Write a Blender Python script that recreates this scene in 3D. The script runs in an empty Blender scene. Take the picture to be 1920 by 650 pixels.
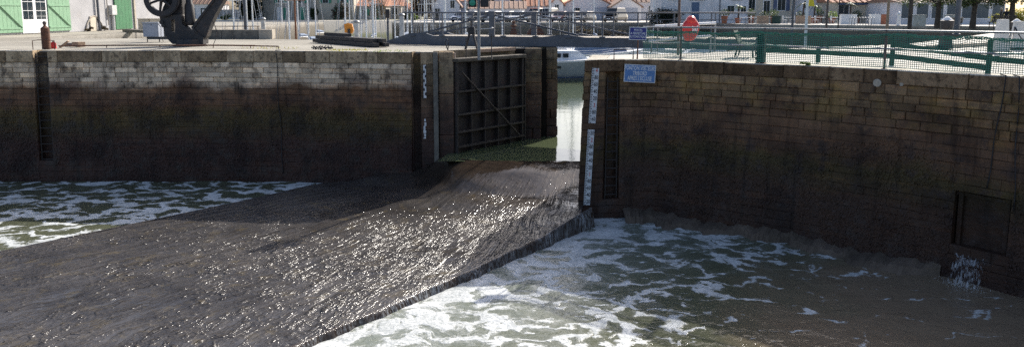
import bpy, bmesh, math, random
from mathutils import Vector, Matrix
import numpy as np

R = math.radians
scene = bpy.context.scene
COL = scene.collection
rnd = random.Random(7)

# ------------------------------------------------------------------ camera, sky, sun, exposure
W, H = 1920.0, 650.0
F = 1400.0                       # focal length in photograph pixels
PITCH = math.atan(0.14)          # camera looks down a little
PPY = 22 + F * 0.14              # row of the optical axis (horizon on row 22)
EYE = Vector((0.0, 0.0, 1.45))
cam_d = bpy.data.cameras.new('camera')
cam = bpy.data.objects.new('camera', cam_d)
COL.objects.link(cam)
scene.camera = cam
cam.location = EYE
cam.rotation_euler = (math.pi / 2 - PITCH, 0, 0)
cam_d.sensor_fit = 'HORIZONTAL'
cam_d.sensor_width = 36.0
cam_d.lens = 36.0 * F / W
cam_d.shift_y = -(H / 2 - PPY) / W
cam_d.clip_start = 0.1
cam_d.clip_end = 3000

SUN_AZ, SUN_EL = R(32), R(35)
sunv = Vector((math.sin(SUN_AZ) * math.cos(SUN_EL), math.cos(SUN_AZ) * math.cos(SUN_EL), math.sin(SUN_EL)))
world = bpy.data.worlds.new('World')
scene.world = world
world.use_nodes = True
wn = world.node_tree
wn.nodes.clear()
sky = wn.nodes.new('ShaderNodeTexSky')
sky.sky_type = 'NISHITA'
sky.sun_disc = False
sky.sun_elevation = SUN_EL
sky.sun_rotation = SUN_AZ
sky.air_density = 0.8
sky.dust_density = 2.8
sky.ozone_density = 1.0
bgn = wn.nodes.new('ShaderNodeBackground')
bgn.inputs['Strength'].default_value = 0.135
won = wn.nodes.new('ShaderNodeOutputWorld')
wn.links.new(sky.outputs[0], bgn.inputs[0])
wn.links.new(bgn.outputs[0], won.inputs[0])
sun_d = bpy.data.lights.new('sun', 'SUN')
sun_d.energy = 4.3
sun_d.angle = R(0.53)
sun_d.color = (1.0, 0.95, 0.87)
sun_o = bpy.data.objects.new('sun', sun_d)
COL.objects.link(sun_o)
sun_o.rotation_euler = (-sunv).to_track_quat('-Z', 'Y').to_euler()
sun_o.location = (30, 40, 40)
scene.view_settings.view_transform = 'Standard'
scene.view_settings.look = 'None'
scene.view_settings.gamma = 1.0
scene.view_settings.exposure = 0.7
scene.view_settings.use_curve_mapping = False
scene.render.engine = 'CYCLES'
scene.cycles.use_denoising = False      # the denoiser would wipe out the sun glints on the running water
scene.cycles.max_bounces = 6
scene.cycles.transparent_max_bounces = 12
scene.cycles.sample_clamp_indirect = 6

# ------------------------------------------------------------------ pixel -> place
_f = Vector((0, math.cos(PITCH), -math.sin(PITCH)))
_u = Vector((0, math.sin(PITCH), math.cos(PITCH)))
_r = Vector((1, 0, 0))
def ray(px, py):
    return _f + _r * ((px - W / 2) / F) + _u * ((PPY - py) / F)
def P(px, py, z=0.0):
    d = ray(px, py)
    return EYE + d * ((z - EYE.z) / d.z)
def PY(px, py, y):
    d = ray(px, py)
    return EYE + d * (y / d.y)
def PP(px, py, p0, n):
    d = ray(px, py)
    return EYE + d * ((p0 - EYE).dot(n) / d.dot(n))

# ------------------------------------------------------------------ materials
MATS = {}
class NT:
    def __init__(s, name):
        s.m = bpy.data.materials.new(name)
        s.m.use_nodes = True
        s.t = s.m.node_tree
        s.t.nodes.clear()
        s.out = s.t.nodes.new('ShaderNodeOutputMaterial')
        MATS[name] = s.m
    def n(s, typ, ins=None, **props):
        nd = s.t.nodes.new('ShaderNode' + typ)
        for k, v in props.items():
            setattr(nd, k, v)
        for k, v in (ins or {}).items():
            sock = nd.inputs[k]
            if isinstance(v, bpy.types.NodeSocket):
                s.t.links.new(v, sock)
            else:
                sock.default_value = v
        return nd
    def noise(s, vec, scale, detail=4, rough=0.55, dist=0.0):
        return s.n('TexNoise', {'Vector': vec, 'Scale': scale, 'Detail': detail, 'Roughness': rough, 'Distortion': dist}).outputs[0]
    def pos(s):
        return s.n('NewGeometry').outputs['Position']
    def scaled(s, vec, sc, rot=(0, 0, 0), loc=(0, 0, 0)):
        return s.n('Mapping', {'Vector': vec, 'Scale': sc, 'Rotation': rot, 'Location': loc}).outputs[0]
    def math(s, op, a, b=0.0, clamp=False):
        return s.n('Math', {0: a, 1: b}, operation=op, use_clamp=clamp).outputs[0]
    def rng(s, v, a, b, c=0.0, d=1.0, interp='LINEAR'):
        return s.n('MapRange', {'Value': v, 'From Min': a, 'From Max': b, 'To Min': c, 'To Max': d}, interpolation_type=interp).outputs[0]
    def mix(s, fac, a, b, blend='MIX'):
        nd = s.n('MixRGB', {'Fac': fac, 'Color1': a, 'Color2': b}, blend_type=blend)
        return nd.outputs[0]
    def ramp(s, fac, stops, interp='LINEAR'):
        nd = s.n('ValToRGB', {'Fac': fac})
        e = nd.color_ramp
        e.interpolation = interp
        while len(e.elements) < len(stops):
            e.elements.new(0.5)
        for el, (p, c) in zip(e.elements, stops):
            el.position = p
            el.color = c4(c)
        return nd.outputs[0]
    def bump(s, h, strength=0.3, dist=0.02, normal=None):
        ins = {'Height': h, 'Strength': strength, 'Distance': dist}
        if normal is not None:
            ins['Normal'] = normal
        return s.n('Bump', ins).outputs[0]
    def bsdf(s, **kw):
        ins = {}
        for k, v in kw.items():
            ins[k.replace('_', ' ')] = v
        b = s.n('BsdfPrincipled', ins)
        return b.outputs[0]
    def done(s, surf):
        s.t.links.new(surf, s.out.inputs['Surface'])
        return s.m

def c4(c):
    return (c[0], c[1], c[2], 1.0) if len(c) == 3 else c

def worn(name, col, rough=0.6, metal=0.0, var=0.35, scale=3.0, stain=None, stain_amt=0.35, bump=0.15, spec=0.5):
    """painted or raw surface with grain, blotches and a stain colour"""
    if name in MATS:
        return MATS[name]
    m = NT(name)
    tc = m.pos()
    a = m.noise(tc, scale, 5, 0.6)
    b = m.noise(tc, scale * 9, 3, 0.6)
    dark = c4([x * (1 - var) for x in col])
    light = c4([min(1, x * (1 + var * 0.6)) for x in col])
    c = m.mix(m.rng(a, 0.3, 0.7), dark, light)
    if stain:
        f = m.rng(m.noise(tc, scale * 0.7, 6, 0.65), 0.52, 0.68, 0, stain_amt)
        c = m.mix(f, c, c4(stain))
    g = m.math('ADD', m.math('MULTIPLY', a, 0.4), b)
    r = m.rng(b, 0.3, 0.7, max(0.03, rough - 0.08), min(1, rough + 0.08))
    return m.done(m.bsdf(Base_Color=c, Roughness=r, Metallic=metal, Specular_IOR_Level=spec, Normal=m.bump(g, bump, 0.01)))

def flat(name, col, rough=0.6):
    return worn(name, col, rough, var=0.12, bump=0.05)

def glass(name, col=(0.02, 0.03, 0.035), rough=0.05):
    if name in MATS:
        return MATS[name]
    m = NT(name)
    return m.done(m.bsdf(Base_Color=c4(col), Roughness=rough))

# --- quay masonry: tide zones run round every wall at the same height (weed, slime, lichen)
def stone_mat(name, stops, z0, z1, blotch, patch=None, wob=0.45, dim=1.0):
    m = NT(name)
    p = m.pos()
    sep = m.n('SeparateXYZ', {0: p})
    z = sep.outputs['Z']
    n1 = m.noise(p, 0.55, 5, 0.6)
    n2 = m.noise(p, 2.6, 6, 0.62)
    n3 = m.noise(p, 14.0, 4, 0.65)
    zz = m.math('ADD', z, m.math('MULTIPLY', m.math('SUBTRACT', n1, 0.5), wob * 2.2))
    zz = m.math('ADD', zz, m.math('MULTIPLY', m.math('SUBTRACT', n2, 0.5), wob * 1.3))
    f = m.rng(zz, z0, z1)
    c = m.ramp(f, stops)
    oi = m.n('ObjectInfo').outputs['Random']
    isl = m.n('NewGeometry').outputs['Random Per Island']
    rv = m.math('FRACT', m.math('ADD', m.math('MULTIPLY', oi, 7.13), m.math('MULTIPLY', isl, 3.71)))
    gain = m.rng(rv, 0, 1, 0.66, 1.3)
    lowf = m.rng(zz, -2.2, -0.8, 0.18, 1.0)
    gain = m.math('ADD', m.math('MULTIPLY', m.math('SUBTRACT', gain, 1.0), lowf), 1.0)
    gain = m.math('MULTIPLY', gain, m.rng(zz, -2.3, -1.3, 0.5 + 0.5 * dim, dim))
    c = m.mix(1.0, c, m.n('CombineColor', {0: gain, 1: gain, 2: gain}).outputs[0], 'MULTIPLY')
    tint = m.math('FRACT', m.math('MULTIPLY', rv, 5.3))
    c = m.mix(m.rng(tint, 0.6, 1.0, 0, 0.2), c, m.mix(1.0, c, c4((1.25, 0.98, 0.62)), 'MULTIPLY'))
    c = m.mix(1.0, c, m.mix(m.rng(zz, -2.4, -1.0), c4((2.75, 2.0, 1.75)), c4((1.52, 1.34, 1.16))), 'MULTIPLY')
    bl = m.rng(n2, 0.50, 0.66, 0, 0.8)
    c = m.mix(bl, c, c4(blotch))
    if patch:
        pf = m.rng(m.noise(m.scaled(p, (1, 1, 1.4), loc=(5, 3, 9)), 1.3, 5, 0.6), 0.50, 0.66, 0, 0.55)
        upper = m.rng(z, -2.0, -0.6)
        c = m.mix(m.math('MULTIPLY', pf, upper), c, c4(patch))
    streak = m.noise(m.scaled(p, (5.5, 5.5, 0.28)), 1.0, 5, 0.6)
    hband = m.noise(m.scaled(p, (0.5, 0.5, 7.0)), 1.0, 5, 0.65)
    c = m.mix(m.rng(hband, 0.5, 0.68, 0, 0.6), c, m.mix(1.0, c, c4((1.7, 1.45, 1.15)), 'MULTIPLY'))
    c = m.mix(m.rng(streak, 0.52, 0.72, 0, 0.65), c, m.mix(1.0, c, c4((0.28, 0.27, 0.26)), 'MULTIPLY'))
    big = m.math('MULTIPLY', m.rng(m.noise(p, 0.8, 5, 0.62), 0.47, 0.62, 0, 0.8), m.rng(z, -1.0, -0.45, 1.0, 0.15))
    c = m.mix(big, c, m.mix(1.0, c, c4((0.42, 0.40, 0.44)), 'MULTIPLY'))
    lich = m.rng(m.noise(p, 9.0, 3, 0.7), 0.66, 0.72, 0, 0.5)
    c = m.mix(m.math('MULTIPLY', lich, m.rng(z, -0.9, -0.1)), c, c4((0.42, 0.41, 0.36)))
    wet = m.rng(zz, -2.6, -1.2, 0.52, 0.9)
    h = m.math('ADD', m.math('MULTIPLY', n2, 0.9), m.math('MULTIPLY', n3, 0.55))
    h = m.math('ADD', h, m.math('MULTIPLY', m.noise(p, 48, 2), 0.2))
    return m.done(m.bsdf(Base_Color=c, Roughness=wet, Normal=m.bump(h, 0.75, 0.05), Specular_IOR_Level=0.25))

for nm_, dm_ in (('masonry_left', 1.0), ('mortar_left', 0.42)):
  stone_mat(nm_, [(0.0, (0.018, 0.012, 0.010)), (0.30, (0.021, 0.014, 0.012)), (0.44, (0.024, 0.023, 0.010)), (0.53, (0.038, 0.034, 0.014)),
          (0.60, (0.060, 0.042, 0.028)), (0.71, (0.095, 0.068, 0.047)), (0.76, (0.40, 0.36, 0.30)), (0.89, (0.47, 0.42, 0.35)), (0.93, (0.15, 0.13, 0.095)), (1.0, (0.19, 0.165, 0.12))],
          -5.0, 0.1, (0.055, 0.042, 0.035), None, 0.42, dm_)
for nm_, dm_ in (('masonry_right', 1.0), ('mortar_right', 0.45)):
  stone_mat(nm_, [(0.0, (0.016, 0.011, 0.009)), (0.32, (0.020, 0.015, 0.011)), (0.46, (0.025, 0.025, 0.010)), (0.56, (0.042, 0.032, 0.022)),
          (0.72, (0.085, 0.062, 0.043)), (0.86, (0.155, 0.115, 0.072)), (0.93, (0.125, 0.092, 0.068)), (1.0, (0.14, 0.105, 0.08))],
          -5.0, 0.1, (0.052, 0.037, 0.032), (0.24, 0.16, 0.045), 0.45, dm_)
for nm_, dm_ in (('masonry_pier', 1.0), ('mortar_pier', 0.5)):
  stone_mat(nm_, [(0.0, (0.018, 0.014, 0.014)), (0.35, (0.028, 0.022, 0.019)), (0.55, (0.055, 0.045, 0.035)), (0.8, (0.13, 0.11, 0.08)), (1.0, (0.17, 0.15, 0.12))],
          -4.6, 0.1, (0.045, 0.036, 0.03), (0.2, 0.15, 0.07), 0.4, dm_)
m = NT('mortar')
p = m.pos()
m.done(m.bsdf(Base_Color=m.mix(m.noise(p, 4), c4((0.012, 0.010, 0.009)), c4((0.035, 0.03, 0.026))), Roughness=0.95, Specular_IOR_Level=0.08))

# --- coping: paler colour on upward faces, darker colour with lichen spots on the face
def coping(name, tint):
    m = NT(name)
    p = m.pos()
    nz = m.n('SeparateXYZ', {0: m.n('NewGeometry').outputs['True Normal']}).outputs['Z']
    n1 = m.noise(p, 1.4, 6, 0.65)
    n2 = m.noise(p, 9, 5, 0.65)
    topc = m.mix(m.rng(n1, 0.35, 0.65), c4((0.34, 0.31, 0.25)), c4((0.52, 0.48, 0.41)))
    topc = m.mix(m.rng(n2, 0.55, 0.68, 0, 0.6), topc, c4((0.16, 0.15, 0.08)))
    oi = m.n('ObjectInfo').outputs['Random']
    facec = m.ramp(m.math('ADD', m.math('MULTIPLY', oi, 0.36), m.math('MULTIPLY', n1, 0.72)), [(0.25, (0.085, 0.068, 0.046)), (0.5, (0.18, 0.15, 0.108)), (0.78, (0.33, 0.29, 0.22))])
    facec = m.mix(m.rng(n2, 0.5, 0.68, 0, 0.8), facec, c4((0.030, 0.027, 0.026)))
    facec = m.mix(m.rng(m.noise(m.scaled(p, (4, 4, .4)), 1.0, 5), 0.5, 0.7, 0, 0.7), facec, c4((0.05, 0.042, 0.032)))
    facec = m.mix(m.rng(m.noise(p, 22, 3, .7), 0.66, 0.74, 0, 0.6), facec, c4((0.45, 0.44, 0.4)))
    facec = m.mix(1.0, facec, c4(tint), 'MULTIPLY')
    c = m.mix(m.rng(nz, 0.55, 0.8), facec, topc)
    m.done(m.bsdf(Base_Color=c, Roughness=0.9, Specular_IOR_Level=0.2, Normal=m.bump(m.math('ADD', n1, m.math('MULTIPLY', n2, 0.6)), 0.6, 0.04)))

coping('coping_stone', (1.6, 1.36, 1.14))
coping('coping_right', (0.92, 0.70, 0.55))

# --- quay surfaces
def ground_mat(name, a, b, crackc, scale=0.6, speck=None):
    m = NT(name)
    p = m.pos()
    n1 = m.noise(p, scale * 0.35, 6, 0.6)
    n2 = m.noise(p, scale * 6, 6, 0.7)
    n3 = m.noise(p, 45, 3, 0.6)
    c = m.mix(m.rng(n1, 0.38, 0.62), c4(a), c4(b))
    c = m.mix(m.rng(n2, 0.5, 0.72, 0, 0.5), c, c4(crackc))
    if speck:
        c = m.mix(m.rng(n3, 0.56, 0.68, 0, 0.7), c, c4(speck))
    return m.done(m.bsdf(Base_Color=c, Roughness=0.9, Specular_IOR_Level=0.25, Normal=m.bump(m.math('ADD', n2, m.math('MULTIPLY', n3, 0.5)), 0.35, 0.02)))
ground_mat('quay_concrete', (0.25, 0.23, 0.19), (0.36, 0.335, 0.28), (0.17, 0.155, 0.125))
ground_mat('quay_gravel', (0.44, 0.41, 0.36), (0.58, 0.55, 0.49), (0.33, 0.31, 0.24), 0.9, (0.30, 0.28, 0.24))
ground_mat('far_paving', (0.42, 0.40, 0.36), (0.55, 0.52, 0.47), (0.33, 0.31, 0.28))
ground_mat('far_land', (0.16, 0.17, 0.10), (0.28, 0.26, 0.20), (0.2, 0.19, 0.15))
ground_mat('mud', (0.085, 0.065, 0.048), (0.14, 0.105, 0.08), (0.04, 0.032, 0.025), 2.5, (0.15, 0.12, 0.1))

# --- embankment of pale stone with weed low down
m = NT('embankment_stone')
p = m.pos()
z = m.n('SeparateXYZ', {0: p}).outputs['Z']
n1 = m.noise(p, 0.6, 5, 0.6)
n2 = m.noise(p, 3, 4, 0.6)
zz = m.math('ADD', z, m.math('MULTIPLY', m.math('SUBTRACT', n1, 0.5), 1.2))
c = m.ramp(m.rng(zz, -4.0, 0.2), [(0, (0.05, 0.045, 0.03)), (0.25, (0.10, 0.11, 0.045)), (0.42, (0.22, 0.22, 0.10)), (0.55, (0.36, 0.33, 0.26)), (1, (0.46, 0.42, 0.35))])
c = m.mix(m.rng(n2, 0.5, 0.7, 0, 0.5), c, c4((0.2, 0.18, 0.14)))
m.done(m.bsdf(Base_Color=c, Roughness=0.9))
m = NT('embankment_brown')
p = m.pos()
z = m.n('SeparateXYZ', {0: p}).outputs['Z']
n2 = m.noise(p, 1.5, 5, 0.65)
c = m.ramp(m.rng(m.math('ADD', z, n2), -3.5, 0.6), [(0, (0.04, 0.035, 0.03)), (0.5, (0.10, 0.085, 0.06)), (0.85, (0.17, 0.15, 0.12)), (1, (0.42, 0.39, 0.34))])
m.done(m.bsdf(Base_Color=c, Roughness=0.9))

# --- water of the basin above the sill: calm, olive, mirrors the sky
m = NT('basin_water')
p = m.pos()
w1 = m.noise(m.scaled(p, (0.8, 0.8, 1)), 1.0, 3, 0.5)
w2 = m.noise(p, 5.0, 4, 0.55)
h = m.math('ADD', m.math('MULTIPLY', w1, 0.7), m.math('MULTIPLY', w2, 0.22))
n1 = m.noise(p, 0.25, 3)
c = m.mix(n1, c4((0.060, 0.078, 0.040)), c4((0.085, 0.10, 0.055)))
m.done(m.bsdf(Base_Color=c, Roughness=0.07, IOR=1.33, Normal=m.bump(h, 0.4, 0.03)))

# --- outer water: green with churned foam near the fall, silt where it is shallow
FALL_A = Vector((2.0, 21.8)); FALL_B = Vector((-3.95, 13.6))
m = NT('churned_water')
p = m.pos()
sep = m.n('SeparateXYZ', {0: p})
X, Y = sep.outputs['X'], sep.outputs['Y']
dirv = (FALL_B - FALL_A).normalized()
nx, ny = -dirv.y, dirv.x                 # away from the fall, to the right
if nx < 0: nx, ny = -nx, -ny
def lin(ax, ay, x0, y0):
    return m.math('ADD', m.math('MULTIPLY', m.math('SUBTRACT', X, x0), ax), m.math('MULTIPLY', m.math('SUBTRACT', Y, y0), ay))
dist = lin(nx, ny, FALL_A.x, FALL_A.y)
along = lin(dirv.x, dirv.y, FALL_A.x, FALL_A.y)
warp = m.n('TexNoise', {'Vector': p, 'Scale': 0.55, 'Detail': 3.0}).outputs[1]
warp2 = m.n('TexNoise', {'Vector': p, 'Scale': 2.4, 'Detail': 3.0}).outputs[1]
pw = m.n('VectorMath', {0: p, 1: m.n('VectorMath', {0: m.n('VectorMath', {0: warp, 1: (0.5, 0.5, 0.5)}, operation='SUBTRACT').outputs[0], 'Scale': 2.2}, operation='SCALE').outputs[0]}, operation='ADD').outputs[0]
pw = m.n('VectorMath', {0: pw, 1: m.n('VectorMath', {0: m.n('VectorMath', {0: warp2, 1: (0.5, 0.5, 0.5)}, operation='SUBTRACT').outputs[0], 'Scale': 0.75}, operation='SCALE').outputs[0]}, operation='ADD').outputs[0]
fl = math.atan2(ny, nx)
pr = m.scaled(pw, (0.85, 1.5, 1.0), rot=(0, 0, -fl + R(18)))
def web(vec, sc):
    v = m.n('TexVoronoi', {'Vector': vec, 'Scale': sc, 'Randomness': 1.0}, feature='DISTANCE_TO_EDGE', voronoi_dimensions='2D')
    return v.outputs['Distance']
e1 = web(pr, 0.9)
e2 = web(pr, 2.5)
n_big = m.noise(p, 0.42, 4, 0.6)
n_fine = m.noise(pw, 3.4, 5, 0.6)
# how thick the foam lies: right of the fall it thins with distance, left pool stays laced
dens_r = m.rng(dist, 0.0, 7.4, 1.08, 0.0)
dens_r = m.math('MULTIPLY', dens_r, m.rng(dist, -0.6, 0.0))
lane = m.math('MULTIPLY', m.rng(along, 0.2, 4.0, 1.0, 0.0), m.rng(dist, 3.0, 10.5, 0.62, 0.0))
dens_r = m.math('MAXIMUM', dens_r, m.math('MULTIPLY', lane, m.rng(dist, -0.6, 0.0)))
dens_l = m.math('MULTIPLY', m.rng(dist, -3.0, -2.0, 0.60, 0.0), 1.0)
la = lin(-0.76, 0.65, -7.3, 26.4)
laf = m.math('ADD', m.rng(la, 0.0, 1.6, 0.42, 0.0), 0.58)
dens_l = m.math('MULTIPLY', dens_l, m.math('DIVIDE', laf, 0.60))
dens = m.math('MAXIMUM', dens_r, dens_l)
dens = m.math('ADD', dens, m.rng(n_big, 0.3, 0.7, -0.20, 0.20))
t1 = m.rng(dens, 0.10, 1.05, 0.0, 0.24)
t2 = m.rng(dens, 0.2, 1.05, -0.05, 0.12)
fb = m.noise(pr, 1.15, 6, 0.58)
fv = m.math('ADD', m.math('MULTIPLY', fb, 0.75), m.math('MULTIPLY', m.math('SUBTRACT', 0.5, e1), 0.55))
fv = m.math('ADD', fv, m.math('MULTIPLY', m.math('SUBTRACT', 0.3, e2), 0.14))
th = m.rng(dens, 0.0, 1.0, 0.735, 0.515)
fo = m.rng(m.math('SUBTRACT', fv, th), -0.022, 0.05, interp='SMOOTHSTEP')
thin = m.rng(m.math('SUBTRACT', fv, th), -0.15, 0.03, 0.0, 0.5, 'SMOOTHSTEP')
thin = m.math('MULTIPLY', thin, m.rng(dens_r, 0.2, 0.8))
fo = m.math('MAXIMUM', fo, m.math('MULTIPLY', thin, m.rng(m.noise(pw, 5, 4, .7), 0.4, 0.6)))
# loose flecks drifting away
fl_n = m.noise(m.scaled(p, (2.2, 4.2, 1), rot=(0, 0, R(12))), 1.0, 4, 0.62)
fl_d = m.math('MULTIPLY', m.rng(dist, 2.5, 12.0, 0.10, -0.02), 1.0)
fleck = m.rng(m.math('ADD', fl_n, fl_d), 0.715, 0.735)
fo = m.math('MAXIMUM', fo, m.math('MULTIPLY', fleck, m.rng(dist, 0.0, 2.0)))
fo = m.math('MULTIPLY', fo, m.rng(n_fine, 0.2, 0.4, 0.8, 1.0))
froth = m.noise(p, 16, 3, 0.6)
silt = m.math('ADD', lin(0.80, -0.5, 5.2, 16.4), m.math('MULTIPLY', m.math('SUBTRACT', n_big, 0.5), 5.0))
silt = m.rng(silt, -0.6, 2.2)
wc = m.mix(m.noise(p, 0.9, 4), c4((0.070, 0.076, 0.046)), c4((0.110, 0.115, 0.074)))
milk = m.rng(dens_r, 0.35, 1.0, 0, 0.5)
wc = m.mix(milk, wc, c4((0.26, 0.29, 0.25)))
wc = m.mix(silt, wc, m.mix(m.noise(p, 1.6, 5), c4((0.155, 0.115, 0.075)), c4((0.23, 0.175, 0.12))))
foc = m.mix(m.rng(m.math('ADD', m.math('MULTIPLY', froth, .5), m.math('MULTIPLY', m.noise(pw, 1.7, 4, .65), .5)), 0.38, 0.62), c4((0.32, 0.34, 0.33)), c4((0.66, 0.67, 0.66)))
col = m.mix(fo, wc, foc)
wv = m.math('ADD', m.noise(m.scaled(pw, (1.0, 1.6, 1)), 1.6, 4, 0.55), m.math('MULTIPLY', m.noise(p, 7.0, 3), 0.22))
wv = m.math('ADD', wv, m.math('MULTIPLY', fo, m.math('ADD', 0.10, m.math('MULTIPLY', froth, 0.25))))
rough = m.rng(fo, 0, 1, 0.10, 0.75)
m.done(m.bsdf(Base_Color=col, Roughness=rough, IOR=1.33, Normal=m.bump(wv, 0.6, 0.07)))

# --- wet stone apron with a thin running sheet of water
T0X, T0Y = -0.4, 26.0
TFX, TFY = Vector((-0.62, -0.78)).normalized()
m = NT('wet_apron')
p = m.pos()
ang = math.atan2(-0.78, -0.62)
pf = m.scaled(p, (0.55, 2.6, 1), rot=(0, 0, -ang))
pf = m.n('VectorMath', {0: pf, 1: m.n('VectorMath', {0: m.n('TexNoise', {'Vector': p, 'Scale': 0.8, 'Detail': 3.0}).outputs[1], 'Scale': 1.1}, operation='SCALE').outputs[0]}, operation='ADD').outputs[0]
n1 = m.noise(p, 0.5, 5, 0.6)
n2 = m.noise(p, 2.2, 6, 0.65)
sp0 = m.n('SeparateXYZ', {0: p})
fx = m.math('SUBTRACT', sp0.outputs['X'], 3.5); fy = m.math('SUBTRACT', sp0.outputs['Y'], 33.0)
rr_ = m.math('SQRT', m.math('ADD', m.math('MULTIPLY', fx, fx), m.math('MULTIPLY', fy, fy)))
th_ = m.n('Math', {0: fx, 1: fy}, operation='ARCTAN2').outputs[0]
fan = m.n('CombineXYZ', {0: m.math('MULTIPLY', rr_, 0.75), 1: m.math('MULTIPLY', th_, 46.0), 2: 0.0}).outputs[0]
fan = m.n('VectorMath', {0: fan, 1: m.n('VectorMath', {0: m.n('TexNoise', {'Vector': p, 'Scale': 0.7, 'Detail': 3.0}).outputs[1], 'Scale': 1.8}, operation='SCALE').outputs[0]}, operation='ADD').outputs[0]
rip = m.noise(fan, 1.25, 3, 0.55)
strk = m.noise(m.n('VectorMath', {0: fan, 1: (0.35, 1.6, 1.0)}, operation='MULTIPLY').outputs[0], 1.0, 5, 0.65)
rip2 = m.noise(m.scaled(p, (1, 1.5, 1), rot=(0, 0, R(-20))), 4.2, 3, 0.5)
spk = m.noise(fan, 3.0, 3, 0.55)
spk2 = m.noise(p, 8.0, 1, 0.5)
sep = m.n('SeparateXYZ', {0: p})
tdown = m.math('ADD', m.math('MULTIPLY', m.math('SUBTRACT', sep.outputs['X'], T0X), TFX), m.math('MULTIPLY', m.math('SUBTRACT', sep.outputs['Y'], T0Y), TFY))
c = m.mix(m.rng(n1, 0.35, 0.65), c4((0.040, 0.036, 0.034)), c4((0.080, 0.072, 0.066)))
c = m.mix(m.rng(n2, 0.55, 0.72, 0, 0.7), c, c4((0.12, 0.092, 0.045)))
c = m.mix(m.rng(m.noise(p, 6, 5, .7), 0.58, 0.72, 0, 0.5), c, c4((0.13, 0.12, 0.11)))
c = m.mix(m.rng(m.math('ADD', tdown, m.math('MULTIPLY', n1, 2.0)), 2.2, 4.6, 0.85, 0), c, m.mix(n2, c4((0.024, 0.016, 0.011)), c4((0.045, 0.031, 0.020))))  # brown sill stone, with the bridge's shadow darkened into its colour
gust = m.rng(m.math('ADD', m.math('MULTIPLY', m.noise(p, 0.42, 4, 0.65), .6), m.math('MULTIPLY', strk, .4)), 0.43, 0.62, 0.08, 1.3)
c = m.mix(m.rng(strk, 0.42, 0.66, 0, 0.55), c, m.mix(1.0, c, c4((0.45, 0.44, 0.44)), 'MULTIPLY'))
tc_ = m.math('SUBTRACT', 25.7, sep.outputs['Y'])
calm = m.math('MAXIMUM', m.rng(m.math('ADD', tc_, m.math('MULTIPLY', n1, 1.5)), 1.6, 7.0, 0.06, 1.0), m.rng(sep.outputs['X'], -3.0, -7.0))
h = m.math('ADD', m.math('MULTIPLY', rip, 0.054), m.math('MULTIPLY', rip2, 0.038))
h = m.math('ADD', h, m.math('MULTIPLY', strk, 0.022))
k1 = m.math('MULTIPLY', m.rng(spk, 0.52, 0.74, 0, 0.035, 'SMOOTHSTEP'), gust)
k2 = m.math('MULTIPLY', m.rng(spk2, 0.50, 0.76, 0, 0.022, 'SMOOTHSTEP'), gust)
h = m.math('MULTIPLY', m.math('ADD', m.math('MULTIPLY', h, m.math('ADD', m.math('MULTIPLY', gust, 0.45), 0.55)), m.math('ADD', k1, k2)), calm)
m.done(m.bsdf(Base_Color=c, Roughness=m.math('MULTIPLY', m.rng(n2, 0.3, 0.7, 0.19, 0.27), m.rng(calm, 0.05, 0.9, 0.25, 1.0)), IOR=1.42, Normal=m.bump(h, 1.0, 1.0)))

# --- falling water
m = NT('falling_water')
p = m.pos()
st = m.noise(m.scaled(p, (22, 22, 1.6)), 1.0, 4, 0.65)
st2 = m.noise(m.scaled(p, (75, 75, 5)), 1.0, 3, 0.6)
v = m.math('ADD', m.math('MULTIPLY', st, 0.7), m.math('MULTIPLY', st2, 0.4))
f = m.math('MULTIPLY', m.rng(v, 0.50, 0.76), m.rng(m.noise(p, 1.1, 4, .6), 0.36, 0.62, 0.15, 1.0))
c = m.mix(f, c4((0.040, 0.027, 0.020)), c4((0.55, 0.57, 0.58)))
m.done(m.bsdf(Base_Color=c, Roughness=0.15, IOR=1.33, Normal=m.bump(v, 0.5, 0.03)))
m = NT('water_spray')
p = m.pos()
st = m.noise(m.scaled(p, (16, 16, 2.2)), 1.0, 4, 0.7)
f = m.rng(st, 0.52, 0.70, 0, 0.6)
a = m.bsdf(Base_Color=c4((0.62, 0.65, 0.70)), Roughness=0.35)
t = m.n('BsdfTransparent').outputs[0]
mx = m.n('MixShader', {0: f, 1: t, 2: a}).outputs[0]
m.done(mx)

worn('iron_black', (0.022, 0.022, 0.025), 0.6, 0.0, 0.5, 6, (0.075, 0.045, 0.03), 0.5, 0.5)
worn('rust', (0.13, 0.055, 0.03), 0.8, 0.0, 0.5, 8, (0.05, 0.025, 0.02), 0.6, 0.4)
worn('rust_grey', (0.13, 0.10, 0.09), 0.75, 0.0, 0.4, 8, (0.10, 0.045, 0.025), 0.6, 0.3)
worn('steel_grey', (0.085, 0.095, 0.115), 0.5, 0.0, 0.25, 3, (0.06, 0.045, 0.035), 0.4, 0.15)
worn('galvanised', (0.27, 0.28, 0.29), 0.45, 0.3, 0.2, 5, (0.2, 0.19, 0.17), 0.3, 0.1)
worn('white_paint', (0.74, 0.74, 0.73), 0.5, 0.0, 0.1, 2, (0.55, 0.53, 0.49), 0.35, 0.08)
worn('white_wall', (0.66, 0.65, 0.66), 0.85, 0.0, 0.1, 1.2, (0.42, 0.40, 0.39), 0.4, 0.2)
worn('shed_wall', (0.39, 0.385, 0.39), 0.85, 0.0, 0.14, 0.9, (0.33, 0.31, 0.29), 0.55, 0.3)
worn('cream_wall', (0.55, 0.49, 0.39), 0.85, 0.0, 0.12, 1.0, (0.40, 0.34, 0.27), 0.4, 0.2)
worn('stone_house', (0.40, 0.37, 0.32), 0.9, 0.0, 0.25, 1.2, (0.22, 0.20, 0.17), 0.6, 0.3)
worn('green_paint', (0.20, 0.36, 0.22), 0.6, 0.0, 0.12, 3, (0.14, 0.25, 0.15), 0.4, 0.1)
worn('green_dark_paint', (0.035, 0.17, 0.07), 0.55, 0.0, 0.15, 3, (0.03, 0.10, 0.05), 0.4, 0.1)
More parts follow.
